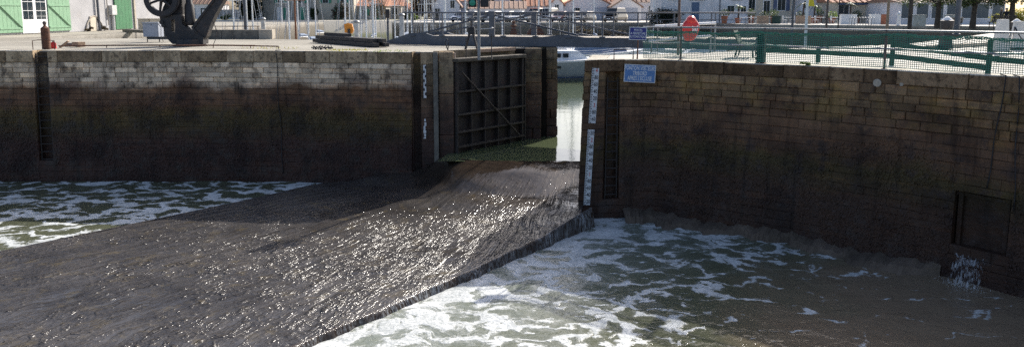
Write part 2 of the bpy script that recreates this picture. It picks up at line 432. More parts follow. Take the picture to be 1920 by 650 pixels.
worn('green_shutter', (0.05, 0.25, 0.16), 0.6, 0.0, 0.15, 3, None, 0, 0.1)
worn('green_rail', (0.040, 0.066, 0.056), 0.85, 0.0, 0.25, 4, (0.03, 0.07, 0.05), 0.4, 0.15, 0.15)
worn('net_green', (0.065, 0.22, 0.155), 0.7, 0.0, 0.2, 6, None, 0, 0.0)
worn('roof_tile', (0.46, 0.21, 0.12), 0.85, 0.0, 0.3, 2.2, (0.27, 0.15, 0.10), 0.6, 0.35)
worn('roof_brown', (0.28, 0.17, 0.12), 0.85, 0.0, 0.3, 2.2, (0.18, 0.13, 0.10), 0.6, 0.35)
worn('concrete_old', (0.17, 0.155, 0.13), 0.9, 0.0, 0.35, 2.5, (0.06, 0.055, 0.05), 0.7, 0.35)
worn('concrete_pale', (0.42, 0.37, 0.30), 0.9, 0.0, 0.2, 2.5, (0.28, 0.23, 0.18), 0.5, 0.3)
worn('timber_dark', (0.055, 0.048, 0.045), 0.8, 0.0, 0.4, 5, (0.10, 0.085, 0.07), 0.5, 0.4)
worn('timber_weed', (0.09, 0.075, 0.055), 0.85, 0.0, 0.5, 6, (0.03, 0.035, 0.02), 0.7, 0.5)
worn('timber_pale', (0.36, 0.25, 0.17), 0.8, 0.0, 0.3, 6, None, 0, 0.3)
worn('gate_plate', (0.030, 0.023, 0.020), 0.6, 0.0, 0.5, 3, (0.06, 0.03, 0.022), 0.6, 0.35)
worn('gate_beam', (0.042, 0.032, 0.024), 0.7, 0.0, 0.5, 4, (0.03, 0.028, 0.024), 0.7, 0.35)
worn('ladder_iron', (0.035, 0.027, 0.023), 0.6, 0.0, 0.4, 6, (0.03, 0.02, 0.016), 0.5, 0.3)
worn('sign_navy', (0.018, 0.028, 0.21), 0.4, 0, 0.06, 3, None, 0, 0.02)
worn('sign_blue', (0.085, 0.21, 0.46), 0.45, 0, 0.08, 3, (0.12, 0.2, 0.34), 0.3, 0.03)
worn('print_white', (0.70, 0.73, 0.76), 0.5, 0, 0.05, 3, None, 0, 0.0)
worn('print_black', (0.02, 0.02, 0.025), 0.5, 0, 0.05, 3, None, 0, 0.0)
worn('print_red', (0.5, 0.03, 0.03), 0.5, 0, 0.05, 3, None, 0, 0.0)
worn('enamel_white', (0.62, 0.63, 0.64), 0.4, 0, 0.08, 5, (0.38, 0.36, 0.33), 0.4, 0.05)
worn('red_plastic', (0.62, 0.035, 0.035), 0.3, 0, 0.12, 3, None, 0, 0.03)
worn('orange_plastic', (0.75, 0.27, 0.02), 0.45, 0, 0.1, 3, None, 0, 0.03)
worn('yellow_cloth', (0.75, 0.60, 0.04), 0.7, 0, 0.1, 3, None, 0, 0.03)
worn('box_grey', (0.33, 0.36, 0.42), 0.5, 0, 0.1, 3, (0.25, 0.26, 0.29), 0.4, 0.04)
worn('rubber', (0.015, 0.015, 0.016), 0.8, 0, 0.2, 5)
worn('hull_white', (0.70, 0.71, 0.72), 0.3, 0, 0.06, 1.5, (0.55, 0.54, 0.5), 0.3, 0.02)
worn('hull_grey', (0.34, 0.36, 0.35), 0.35, 0, 0.08, 1.5, (0.25, 0.26, 0.24), 0.4, 0.03)
worn('hull_blue', (0.05, 0.08, 0.16), 0.3, 0, 0.08, 1.5, None, 0, 0.02)
worn('tarp_blue', (0.10, 0.15, 0.24), 0.7, 0, 0.2, 3, None, 0, 0.2)
worn('mast_alu', (0.78, 0.78, 0.77), 0.45, 0.0, 0.06, 2, None, 0, 0.02)
worn('mast_wood', (0.25, 0.09, 0.035), 0.5, 0, 0.2, 4, None, 0, 0.05)
worn('wire', (0.45, 0.46, 0.48), 0.4, 0.3, 0.1, 3)
worn('terracotta', (0.36, 0.13, 0.07), 0.8, 0, 0.2, 4, None, 0, 0.1)
worn('bark', (0.07, 0.055, 0.045), 0.9, 0, 0.4, 6, (0.12, 0.1, 0.08), 0.5, 0.5)
worn('skin', (0.45, 0.27, 0.2), 0.6, 0, 0.05, 5)
worn('cloth_navy', (0.02, 0.024, 0.045), 0.85, 0, 0.2, 8)
worn('cloth_grey', (0.10, 0.10, 0.11), 0.85, 0, 0.2, 8)
worn('cloth_red', (0.32, 0.05, 0.04), 0.85, 0, 0.2, 8)
worn('hair_dark', (0.03, 0.02, 0.015), 0.7, 0, 0.2, 8)
worn('hair_white', (0.5, 0.48, 0.45), 0.7, 0, 0.2, 8)
worn('cast_pale', (0.55, 0.55, 0.53), 0.6, 0, 0.15, 4, (0.25, 0.2, 0.15), 0.5, 0.15)
glass('window_dark')
glass('window_pale', (0.10, 0.12, 0.13))
def leafmat(name, a, b):
    m = NT(name)
    isl = m.n('NewGeometry').outputs['Random Per Island']
    c = m.mix(isl, c4(a), c4(b))
    d = m.bsdf(Base_Color=c, Roughness=0.55)
    t = m.n('BsdfTranslucent', {'Color': m.mix(0.5, c, c4((b[0] * 1.5, b[1] * 1.6, b[2])))}).outputs[0]
    m.done(m.n('MixShader', {0: 0.3, 1: d, 2: t}).outputs[0])
leafmat('leaf_dark', (0.018, 0.032, 0.012), (0.055, 0.08, 0.028))
leafmat('leaf_mid', (0.035, 0.06, 0.018), (0.09, 0.13, 0.04))
leafmat('leaf_bright', (0.08, 0.14, 0.02), (0.19, 0.27, 0.05))
leafmat('leaf_yellow', (0.18, 0.17, 0.03), (0.33, 0.30, 0.06))
leafmat('leaf_brown', (0.06, 0.045, 0.03), (0.13, 0.10, 0.07))
leafmat('leaf_cypress', (0.008, 0.014, 0.008), (0.02, 0.03, 0.014))

# ------------------------------------------------------------------ mesh helpers
class MB:
    def __init__(s):
        s.v = []; s.f = []
    def add(s, vs, fs):
        k = len(s.v)
        s.v += [tuple(v) for v in vs]
        s.f += [tuple(i + k for i in f) for f in fs]
        return s
    def box(s, c, d, rz=0.0, bev=0.0, rx=0.0, ry=0.0):
        hx, hy, hz = d[0] / 2, d[1] / 2, d[2] / 2
        M = Matrix.Rotation(rz, 3, 'Z') @ Matrix.Rotation(ry, 3, 'Y') @ Matrix.Rotation(rx, 3, 'X')
        c = Vector(c)
        if bev <= 0:
            vs = [c + M @ Vector((x * hx, y * hy, z * hz)) for z in (-1, 1) for x, y in ((-1, -1), (1, -1), (1, 1), (-1, 1))]
            return s.add(vs, [(3, 2, 1, 0), (4, 5, 6, 7), (0, 1, 5, 4), (1, 2, 6, 5), (2, 3, 7, 6), (3, 0, 4, 7)])
        b = min(bev, hx * .9, hy * .9, hz * .9)
        vs = []
        ring = lambda ex, ey, z: [c + M @ Vector((x, y, z)) for x, y in ((-hx + ex, -hy), (hx - ex, -hy), (hx, -hy + ey), (hx, hy - ey), (hx - ex, hy), (-hx + ex, hy), (-hx, hy - ey), (-hx, -hy + ey))]
        def ins(z):
            return [c + M @ Vector((x, y, z)) for x, y in ((-hx + b, -hy + b * .3), (hx - b, -hy + b * .3), (hx - b * .3, -hy + b), (hx - b * .3, hy - b), (hx - b, hy - b * .3), (-hx + b, hy - b * .3), (-hx + b * .3, hy - b), (-hx + b * .3, -hy + b))]
        loops = [ins(-hz), ring(b, b, -hz + b), ring(b, b, hz - b), ins(hz)]
        return s.loft(loops, cap=True)
    def loft(s, loops, cap=True, closed=True):
        n = len(loops[0])
        k = len(s.v)
        for L in loops:
            s.v += [tuple(v) for v in L]
        for i in range(len(loops) - 1):
            a = k + i * n; b = a + n
            for j in range(n if closed else n - 1):
                j2 = (j + 1) % n
                s.f.append((a + j, a + j2, b + j2, b + j))
        if cap and closed:
            s.f.append(tuple(k + j for j in reversed(range(n))))
            e = k + (len(loops) - 1) * n
            s.f.append(tuple(e + j for j in range(n)))
        return s
    def tube(s, pts, r, n=8, cap=True):
        pts = [Vector(p) for p in pts]
        rs = r if isinstance(r, (list, tuple)) else [r] * len(pts)
        loops = []
        for i, p in enumerate(pts):
            d = (pts[min(i + 1, len(pts) - 1)] - pts[max(i - 1, 0)]).normalized()
            a = d.cross(Vector((0, 0, 1)))
            if a.length < 0.05: a = d.cross(Vector((0, 1, 0)))
            a.normalize(); b = d.cross(a)
            loops.append([p + (a * math.cos(t) + b * math.sin(t)) * rs[i] for t in [2 * math.pi * k / n for k in range(n)]])
        return s.loft(loops, cap)
    def lathe(s, prof, c=(0, 0, 0), n=16):
        c = Vector(c)
        return s.loft([[c + Vector((r * math.cos(2 * math.pi * k / n), r * math.sin(2 * math.pi * k / n), z)) for k in range(n)] for r, z in prof], True)
    def prism(s, poly, y0, y1):
        """polygon in x,z extruded along y"""
        return s.loft([[(x, y0, z) for x, z in poly], [(x, y1, z) for x, z in poly]], True)
    def quad(s, a, b, c, d):
        return s.add([a, b, c, d], [(0, 1, 2, 3)])
    def build(s, name, mat, parent=None, loc=None, smooth=False, kind=None):
        me = bpy.data.meshes.new(name)
        me.from_pydata(s.v, [], s.f)
        me.update()
        bm = bmesh.new(); bm.from_mesh(me)
        bmesh.ops.recalc_face_normals(bm, faces=bm.faces)
        bm.to_mesh(me); bm.free()
        if smooth:
            me.polygons.foreach_set('use_smooth', [True] * len(me.polygons))
        me.materials.append(MATS[mat])
        o = bpy.data.objects.new(name, me)
        COL.objects.link(o)
        if parent is not None: o.parent = parent
        if loc is not None: o.location = loc
        if kind: o['kind'] = kind
        return o

def thing(name, label, cat, loc=(0, 0, 0), rz=0.0, group=None):
    o = bpy.data.objects.new(name, None)
    COL.objects.link(o)
    o.empty_display_size = 0.2
    o.location = loc; o.rotation_euler = (0, 0, rz)
    o['label'] = label; o['category'] = cat
    if group: o['group'] = group
    return o
def tag(o, label, cat, group=None):
    o['label'] = label; o['category'] = cat
    if group: o['group'] = group
    return o
def struct(o):
    o['kind'] = 'structure'
    return o
def dup(root, loc, rz=0.0, label=None, scale=None, mats=None):
    r = root.copy(); COL.objects.link(r)
    r.location = loc; r.rotation_euler = (0, 0, rz)
    if scale: r.scale = scale
    if label: r['label'] = label
    for ch in list(root.children):
        c = ch.copy(); COL.objects.link(c); c.parent = r
        if mats and ch.data and ch.data.materials and ch.data.materials[0].name in mats:
            c.data = ch.data.copy(); c.data.materials[0] = MATS[mats[ch.data.materials[0].name]]
        for g in ch.children:
            d = g.copy(); COL.objects.link(d); d.parent = c
    return r
ORD = ['first', 'second', 'third', 'fourth', 'fifth', 'sixth', 'seventh', 'eighth', 'ninth', 'tenth', 'eleventh', 'twelfth', 'thirteenth', 'fourteenth',
       'fifteenth', 'sixteenth', 'seventeenth', 'eighteenth', 'nineteenth', 'twentieth', 'twenty-first', 'twenty-second', 'twenty-third', 'twenty-fourth',
       'twenty-fifth', 'twenty-sixth', 'twenty-seventh', 'twenty-eighth', 'twenty-ninth', 'thirtieth', 'thirty-first', 'thirty-second', 'thirty-third', 'thirty-fourth']

def text_mesh(name, s, mat, parent, M, height, align='CENTER', squeeze=1.0, lift=0.003):
    cu = bpy.data.curves.new(name, 'FONT')
    cu.body = s
    cu.size = height / 0.70
    cu.align_x = align; cu.align_y = 'CENTER'
    cu.resolution_u = 2
    cu.offset = cu.size * 0.014
    to = bpy.data.objects.new(name, cu)
    COL.objects.link(to)
    dg = bpy.context.evaluated_depsgraph_get()
    me = bpy.data.meshes.new_from_object(to.evaluated_get(dg))
    bpy.data.objects.remove(to); bpy.data.curves.remove(cu)
    me.transform(Matrix.Diagonal((squeeze, 1, 1, 1)))
    me.transform(Matrix.Translation((0, 0, lift)))
    me.transform(M)
    me.materials.clear(); me.materials.append(MATS[mat])
    o = bpy.data.objects.new(name, me)
    COL.objects.link(o); o.parent = parent
    return o
def frame_M(c, xd, yd):
    xd = Vector(xd).normalized(); zd = xd.cross(Vector(yd)).normalized(); yd = zd.cross(xd)
    M = Matrix.Identity(4)
    for i, v in enumerate((xd, yd, zd)):
        for j in range(3): M[j][i] = v[j]
    for j in range(3): M[j][3] = c[j]
    return M

# ------------------------------------------------------------------ plan of the lock
WL = -4.9      # outer water
WU = -3.72     # water above the sill
class Plan:
    def __init__(s, pts, batter, zt=0.0):
        s.p = [Vector((q[0], q[1])) for q in pts]
        s.b = batter; s.zt = zt
        s.s = [0.0]
        for a, b in zip(s.p, s.p[1:]): s.s.append(s.s[-1] + (b - a).length)
        seg = [(b - a).normalized() for a, b in zip(s.p, s.p[1:])]
        nn = [Vector((d.y, -d.x)) for d in seg]
        s.n = []
        for i in range(len(s.p)):
            a = nn[max(i - 1, 0)]; b = nn[min(i, len(nn) - 1)]
            k = (a + b).normalized()
            s.n.append(k / max(0.4, k.dot(b)))
        s.L = s.s[-1]
    def at(s, t, z, off=0.0):
        i = 0
        while i < len(s.s) - 2 and t > s.s[i + 1]: i += 1
        u = (t - s.s[i]) / (s.s[i + 1] - s.s[i])
        p = s.p[i].lerp(s.p[i + 1], u); n = s.n[i].lerp(s.n[i + 1], u)
        q = p + n * (off + s.b * (s.zt - z))
        return Vector((q.x, q.y, z))
    def find(s, px):
        """arc length whose top point shows in column px"""
        best = min((abs(W / 2 + F * (q.x) / (q.y * math.cos(PITCH) + (EYE.z) * math.sin(PITCH)) - px), t)
                   for t in [k * s.L / 2000 for k in range(2001)] for q in [s.at(t, 0)])
        return best[1]

def stones(root, plan, zb, courses, gaps, nparts, mat, cop_mat='coping_stone', seed=1, breaks=(), backing=0.32, rough=0.014, cop_depth=0.6):
    """courses: list of (height, min length, max length); gaps: (s0, s1, ztop, zbottom)"""
    rg = random.Random(seed)
    rest = MB(); count = 0; joint = MB()
    z = plan.zt
    k = 0
    while z > zb + 0.02:
        h, l0, l1 = courses[min(k, len(courses) - 1)]
        h *= rg.uniform(0.82, 1.25) if k else 1.0
        z1 = max(z - h, zb)
        cuts = set([0.0, plan.L] + list(breaks))
        open_gaps = [g for g in gaps if g[2] >= z - 0.01 and g[3] <= z1 + 0.05]
        for g in open_gaps: cuts |= {g[0], g[1]}
        cuts = sorted(cuts)
        for a, b in zip(cuts, cuts[1:]):
            if any(g[0] - 1e-4 <= a and b <= g[1] + 1e-4 for g in open_gaps): continue
            nn_ = max(1, int((b - a) / 0.4))
            for i_ in range(nn_):
                u0_, u1_ = a + (b - a) * i_ / nn_, a + (b - a) * (i_ + 1) / nn_
                joint.quad(plan.at(u0_, z1, -0.036), plan.at(u1_, z1, -0.036), plan.at(u1_, z - (0.02 if k == 0 else 0), -0.036), plan.at(u0_, z - (0.02 if k == 0 else 0), -0.036))
            t = a
            first = True
            while t < b - 1e-4:
                l = rg.uniform(l0, l1) * (rg.uniform(0.4, 1) if first else 1)
                first = False
                t2 = t + l
                if b - t2 < l0 * 0.6: t2 = b
                low = z < -1.3
                g = (0.0015 if low else 0.007) if k else 0.005
                jz = rg.uniform(-0.006, 0.006) if k else 0.0
                off = rg.uniform(-rough, rough) * (0.3 if z < -1.3 else 1.2)
                ch = (0.004 if low else 0.016) if k else 0.022
                rgh = rough * (0.3 if low else 1.0)
                za, zc = z - (0.005 if k else -rg.uniform(0.004, 0.014)), z1 + 0.005 + jz
                j = lambda: rg.uniform(-rgh * .5, rgh * .5)
                back = cop_depth if k == 0 else 0.26
                outer = [plan.at(t + g, zc, off - ch), plan.at(t2 - g, zc, off - ch), plan.at(t2 - g, za, off - ch), plan.at(t + g, za, off - ch)]
                inner = [plan.at(t + g + ch, zc + ch, off + j()), plan.at(t2 - g - ch, zc + ch, off + j()), plan.at(t2 - g - ch, za - ch, off + j()), plan.at(t + g + ch, za - ch, off + j())]
                bk = [plan.at(t + g, zc, -back), plan.at(t2 - g, zc, -back), plan.at(t2 - g, za, -back), plan.at(t + g, za, -back)]
                c = sum(outer, Vector()) / 4
                tgt = MB()
                vs = [v - c for v in inner + outer + bk]
                tgt.add(vs, [(0, 1, 2, 3), (4, 5, 1, 0), (5, 6, 2, 1), (6, 7, 3, 2), (7, 4, 0, 3), (8, 9, 5, 4), (9, 10, 6, 5), (10, 11, 7, 6), (11, 8, 4, 7)])
                if count < nparts:
                    tgt.build('coping_stone' if k == 0 else 'stone', cop_mat if k == 0 else mat, root, c)
                    count += 1
                else:
                    rest.add([v + c for v in vs], tgt.f)
                t = t2
        z = z1; k += 1
    if rest.v:
        rest.build('lower_stones', mat, root, kind='stuff')
    joint.build('mortar', 'mortar_' + mat.split('_')[1], root, kind='stuff')
    N = max(2, int(plan.L / 0.4))
    ss = sorted(set([i * plan.L / N for i in range(N + 1)]) | set(plan.s))
    core2 = MB()
    for a, b in zip(ss, ss[1:]):
        mid = (a + b) / 2
        core2.quad(plan.at(a, zb, -backing), plan.at(b, zb, -backing), plan.at(b, plan.zt - 0.06, -backing), plan.at(a, plan.zt - 0.06, -backing))
    core2.build('wall_core', 'mortar_' + mat.split('_')[1], root)

PL = lambda x, y, z=0.0: (P(x, y, z).x, P(x, y, z).y)
left_pts = [(-27.0, P(0, 95.5).y + 0.2), PL(0, 95.5), PL(400, 95.0), PL(771, 98)]
left_plan = Plan(left_pts, 0.035)
pier_pts = [PL(771, 98), PL(850, 97.5)]
pier_plan = Plan(pier_pts, 0.0)
gateA = P(849, 115, -0.34); gateB = P(976, 106.5, -0.34)
r_top = [(1096, 113), (1160, 112), (1240, 112.3), (1300, 115), (1430, 120.3), (1550, 125.5), (1650, 130.5), (1790, 138), (1917, 146)]
rp = [PL(*q) for q in r_top]
right_pts = [(rp[0][0] + 0.5, rp[0][1] + 2.6)] + rp + [(rp[-1][0] + 1.7, rp[-1][1] - 2.0), (rp[-1][0] + 4.2, rp[-1][1] - 5.5)]
right_plan = Plan(right_pts, 0.03)

# ------------------------------------------------------------------ the apron
TF = Vector((-0.62, -0.78)).normalized()
T0 = Vector((-0.4, 26.0))
TK = [(-3, -3.86), (-0.7, -3.80), (0.1, -3.705), (1.0, -3.90), (2.2, -4.34), (4, -4.59), (8, -4.71), (16, -4.78), (40, -4.81)]
def apron_z(x, y):
    td = (Vector((x, y)) - T0).dot(TF) + 1.1 * min(1.0, max(0.0, (-1.2 - x) / 2.0)); tc = 25.7 - y
    w_ = min(1.0, max(0.0, (-1.2 - x) / 2.0, (tc - 0.8) / 4.5)); w_ = w_ * w_ * (3 - 2 * w_); t = tc + (td - tc) * w_
    for (a, za), (b, zb) in zip(TK, TK[1:]):
        if t <= b: 
            return za + (zb - za) * max(0, (t - a)) / (b - a)
    return TK[-1][1]
def PA(px, py):
    z = -4.4
    for _ in range(25):
        q = P(px, py, z); z = apron_z(q.x, q.y)
    return Vector((q.x, q.y, z))
lipA = PA(1090, 400); lipB = PA(560, 643)
kl = (lipB - lipA); kl.z = 0
ledA = PA(585, 346); ledB = PA(0, 470)
ke = (ledB - ledA); ke.z = 0
Lpts = [Vector((1.2 - 3.6, 27.3)), Vector((-4.5, 27.2)), Vector((ledA.x, ledA.y)), Vector((ledB.x, ledB.y)), Vector((ledB.x, ledB.y)) + Vector((ke.x, ke.y)) * 0.9]
Rpts = [Vector((2.45, 25.4)), Vector((2.35, 23.5)), Vector((lipA.x, lipA.y)), Vector((lipB.x, lipB.y)), Vector((lipB.x, lipB.y)) + Vector((kl.x, kl.y)) * 0.9]
segn = [8, 16, 110, 40]
rows = []
for i, n in enumerate(segn):
    for k in range(n + (1 if i == 3 else 0)):
        u = k / n
        rows.append((Lpts[i].lerp(Lpts[i + 1], u), Rpts[i].lerp(Rpts[i + 1], u)))
ap = MB(); NA = 110
rg = np.random.RandomState(3)
ph = rg.uniform(0, 6.28, (24, )); kk = rg.normal(0, 2.2, (24, 2)); am = rg.uniform(0.2, 1, 24)
def wob(x, y):
    return float(np.sum(am * np.sin(kk[:, 0] * x + kk[:, 1] * y + ph))) * 0.004
for a, b in rows:
    for j in range(NA + 1):
        v = j / NA
        q = a.lerp(b, v)
        z = apron_z(q.x, q.y) + wob(q.x, q.y)
        e = min(v, 1 - v)
        if e < 0.02: z -= 0.02 * (1 - e / 0.02) ** 2
        ap.v.append((q.x, q.y, z))
n1_ = NA + 1
for i in range(len(rows) - 1):
    for j in range(NA):
        ap.f.append((i * n1_ + j, i * n1_ + j + 1, (i + 1) * n1_ + j + 1, (i + 1) * n1_ + j))
apo = struct(ap.build('spillway_apron', 'wet_apron', smooth=True))
# the rim: ragged stones under the lip with water spilling over, right side and left side
def fall_strip(pts_fn, n, name, mat, drop, seed, amp=0.05):
    rg = random.Random(seed); mb = MB(); loops = []
    prev = 0
    for i in range(n + 1):
        q, nrm = pts_fn(i / n)
        u_ = i / n * 20.0
        prev = amp * (math.sin(u_ * 2.3 + 1) + .7 * math.sin(u_ * 5.9) + .5 * math.sin(u_ * 13.7 + 2) + .3 * math.sin(u_ * 29.0))
        z = apron_z(q.x, q.y)
        hz_ = z - WL
        prof = [(-0.05, -0.01), (-0.01, 0.004 + rg.uniform(-.004, .004)), (0.03 + prev * .4, -0.18 * hz_), (0.05 + prev, -0.5 * hz_), (0.07 + prev * 1.1 , -0.8 * hz_), (0.11 + prev * 1.3, -hz_ - 0.08)]
        loops.append([Vector((q.x + nrm.x * o, q.y + nrm.y * o, z + dz)) for o, dz in prof])
    mb.loft(loops, cap=False, closed=False)
    return struct(mb.build(name, mat, smooth=True))
nr = Vector((-kl.y, kl.x)).normalized()
if nr.x < 0: nr = -nr
RA, RB = Rpts[2] + Vector((0.35, 0.45)), Rpts[4]
fall_strip(lambda u: (RA.lerp(RB, u), nr), 260, 'waterfall', 'falling_water', 0.3, 4, 0.022)
nl = Vector((-ke.y, ke.x)).normalized()
if nl.x > 0: nl = -nl
fall_strip(lambda u: (Lpts[2].lerp(Lpts[4], u), nl), 200, 'apron_edge', 'wet_apron', 0.3, 5, 0.015)

# ------------------------------------------------------------------ water, ground
lw = MB()
NX, NY = 150, 90
x0, x1, y0, y1 = -42.0, 26.0, 2.0, 27.6
for j in range(NY + 1):
    for i in range(NX + 1):
        x = x0 + (x1 - x0) * i / NX; y = y0 + (y1 - y0) * j / NY
        lw.v.append((x, y, WL + wob(x * 1.3 + 5, y * 1.3) * 1.2))
for j in range(NY):
    for i in range(NX):
        k = j * (NX + 1) + i
        lw.f.append((k, k + 1, k + NX + 2, k + NX + 1))
struct(lw.build('outer_water', 'churned_water', smooth=True))
bw = MB()
bw.add([(-2.6, 25.62, WU), (2.42, 25.62, WU), (3.2, 27.5, WU), (70, 27.5, WU), (90, 135, WU), (-90, 135, WU), (-60, 34, WU), (-5, 30, WU), (-2.3, 27.4, WU)], [tuple(range(9))])
struct(bw.build('basin_water', 'basin_water'))
gnd = MB(); gnd.quad((-1500, -400, -7), (1500, -400, -7), (1500, 2500, -7), (-1500, 2500, -7))
struct(gnd.build('seabed', 'mud'))

def slab(name, poly, z, mat, skirt=4.5, wallmat=None):
    a = bpy.data.objects
    mb = MB(); mb.add([(x, y, z) for x, y in poly], [tuple(range(len(poly)))])
    o = struct(mb.build(name, mat))
    if skirt:
        w = MB()
        n = len(poly)
        for i in range(n):
            (xa, ya), (xb, yb) = poly[i], poly[(i + 1) % n]
            w.quad((xa, ya, z - skirt), (xb, yb, z - skirt), (xb, yb, z - 0.01), (xa, ya, z - 0.01))
        w.build('quay_skirt', wallmat or 'embankment_brown', o)
    return o
lp = left_plan
off = lambda pl, t, o: (pl.at(t, 0, o).x, pl.at(t, 0, o).y)
lq = [off(lp, k * lp.L / 8, -0.45) for k in range(9)] + [off(pier_plan, pier_plan.L, -0.3), (gateA.x - 0.25, gateA.y + 0.45), (gateB.x - 0.35, gateB.y + 0.5), (0.75, 31.1), (1.75, 31.8), (1.75, 36.3),
      (-5, 37.6), (-12.7, 40.2), (-13.2, 40.9), (-27, 41.5), (-27, 108), (-120, 108), (-120, lp.at(0, 0).y)]
slab('left_quay', lq, -0.015, 'quay_concrete')
pr_ = right_plan
back = [P(1860, 62), P(1700, 82.5), P(1400, 93.5), P(1320, 98), P(1105, 104)]
rq = [off(pr_, pr_.s[1] + k * (pr_.L - pr_.s[1]) / 14, -0.45) for k in range(15)] + [(40, 12), (60, 40), (60, 66)] + [(q.x, q.y) for q in back]
slab('right_quay', rq, -0.015, 'quay_gravel')
slab('far_quay_left', [(-140, 127), (-16, 127), (-16, 420), (-400, 420)], 0.0, 'far_land', 4.5, 'embankment_stone')
em = MB()
em.loft([[(-140, 127, 0.02), (-16, 127, 0.02)], [(-140, 126.4, -0.1), (-16, 126.4, -0.1)], [(-140, 117, -4.2), (-16, 117, -4.2)]], cap=False, closed=False)
struct(em.build('embankment', 'embankment_stone'))
slab('far_quay', [(-16.2, 101.5), (27, 101.5), (30, 93), (27.5, 91), (27.5, 88), (36, 82.5), (48, 78), (62, 74), (140, 74), (400, 420), (-16.2, 420)], 0.0, 'far_paving', 4.5, 'embankment_brown')
bc = slab('terrace_quay', [(26, 86), (34, 80), (45, 74), (60, 66.5), (140, 60), (140, 120), (26, 120)], 0.03, 'far_paving', 4.5, 'embankment_brown')
hz = MB(); hz.quad((-1500, 400, -0.3), (1500, 400, -0.3), (1500, 2500, -0.3), (-1500, 2500, -0.3))
struct(hz.build('far_ground', 'far_land'))

# ------------------------------------------------------------------ left quay wall
lwall = thing('quay_wall', 'long stone quay wall left of the lock gate, pale blocks above dark weed', 'wall')
sl0, sl1 = lp.find(60), lp.find(88)
stones(lwall, lp, WL - 0.3, [(0.43, 0.7, 1.9)] + [(0.21, 0.22, 0.95)] * 40, [(sl0, sl1, 0.1, -4.25)], 300, 'masonry_left', seed=11)
lpier = thing('lock_pier', 'stone lock pier with vertical groove beside the closed-up gate leaf', 'pier')
g0, g1 = pier_plan.find(773), pier_plan.find(788)
stones(lpier, pier_plan, -4.6, [(0.45, 0.5, 1.2)] + [(0.43, 0.4, 0.9), (0.36, 0.4, 0.9)] * 8, [(g0, g1, 0.1, -4.7), (pier_plan.find(812), pier_plan.L, 0.1, -4.7)], 300, 'masonry_pier', seed=5, rough=0.02)
qa, qb = pier_plan.at(pier_plan.find(812), 0), pier_plan.at(pier_plan.find(821), 0)
MB().box(((qa.x + qb.x) / 2, qa.y - 0.04, -2.2), (0.17, 0.16, 4.4), bev=0.02).build('guide_post', 'concrete_old', lpier)
qa, qb = pier_plan.at(pier_plan.find(822), 0), pier_plan.at(pier_plan.L, 0)
for k in range(3):
    MB().box(((qa.x + qb.x) / 2, qa.y + 0.16, -0.76 - 1.52 * k), (qb.x - qa.x, 0.36, 1.5), bev=0.02).build('facing_slab', 'masonry_pier', lpier)
MB().box((qb.x + 0.02, qb.y + 0.2, -2.3), (0.05, 0.3, 4.5)).build('corner_iron', 'rust_grey', lpier)
# gate recess wall behind the leaf
gd = (gateB - gateA); gd.z = 0; gdn = gd.normalized(); gn = Vector((gdn.y, -gdn.x, 0))
back_w = MB()
back_w.box(((gateA + gateB) / 2 - gn * 0.62 + Vector((0, 0, -2.0))), (gd.length + 0.5, 0.3, 4.7), math.atan2(gd.y, gd.x))
back_w.build('recess_wall', 'masonry_pier', lpier)

# ladder in the recess
def ladder(name, label, plan, s0, s1, ztop, zbot, step, inset=0.1):
    t = thing(name, label, 'ladder')
    mid = lambda z, s, o: plan.at(s, z, o)
    for s in (s0 + 0.05, s1 - 0.05):
        MB().tube([mid(ztop, s, -inset), mid(zbot, s, -inset)], 0.022, 6).build('rail', 'ladder_iron', t)
    z = ztop - 0.12
    while z > zbot + 0.1:
        j = rnd.uniform(-0.015, 0.015)
        MB().tube([mid(z + j, s0 + 0.03, -inset), mid(z, s1 - 0.03, -inset)], 0.019, 6).build('rung', 'ladder_iron', t)
        z -= step
    return t
ladder('wall_ladder', 'dark iron ladder set into the left quay wall below the rusty post', lp, sl0, sl1, -0.1, -4.3, 0.30)

# tide marks on the left pier: what is left of a black and white gauge
tg = thing('tide_gauge', 'broken black and white tide gauge strips on the left lock pier', 'tide gauge')
qy = pier_plan.at(0, 0).y - 0.035
def strip_px(x0, x1, ya, yb, y, name, mat, parent, th=0.012):
    a = PY(x0, ya, y); b = PY(x1, yb, y)
    return MB().box(((a.x + b.x) / 2, y - th / 2, (a.z + b.z) / 2), (abs(b.x - a.x), th, abs(a.z - b.z))).build(name, mat, parent)
strip_px(793.5, 799.5, 122, 184, qy, 'board', 'enamel_white', tg)
for k in range(7):
    strip_px(793.5 if k % 2 else 796.5, 796.5 if k % 2 else 799.5, 124 + 8.3 * k, 129 + 8.3 * k, qy - 0.015, 'black_mark', 'print_black', tg, 0.004)
yy = 223
for k in range(7):
    h_ = rnd.uniform(4, 8.5) if k < 4 else rnd.uniform(2, 4)
    w_ = rnd.uniform(2.5, 5.5)
    x_ = 794 + rnd.uniform(0, 5.5 - w_)
    strip_px(x_, x_ + w_, yy, yy + h_, qy, 'board_remnant', 'enamel_white', tg); yy += h_ + rnd.uniform(0, 2)

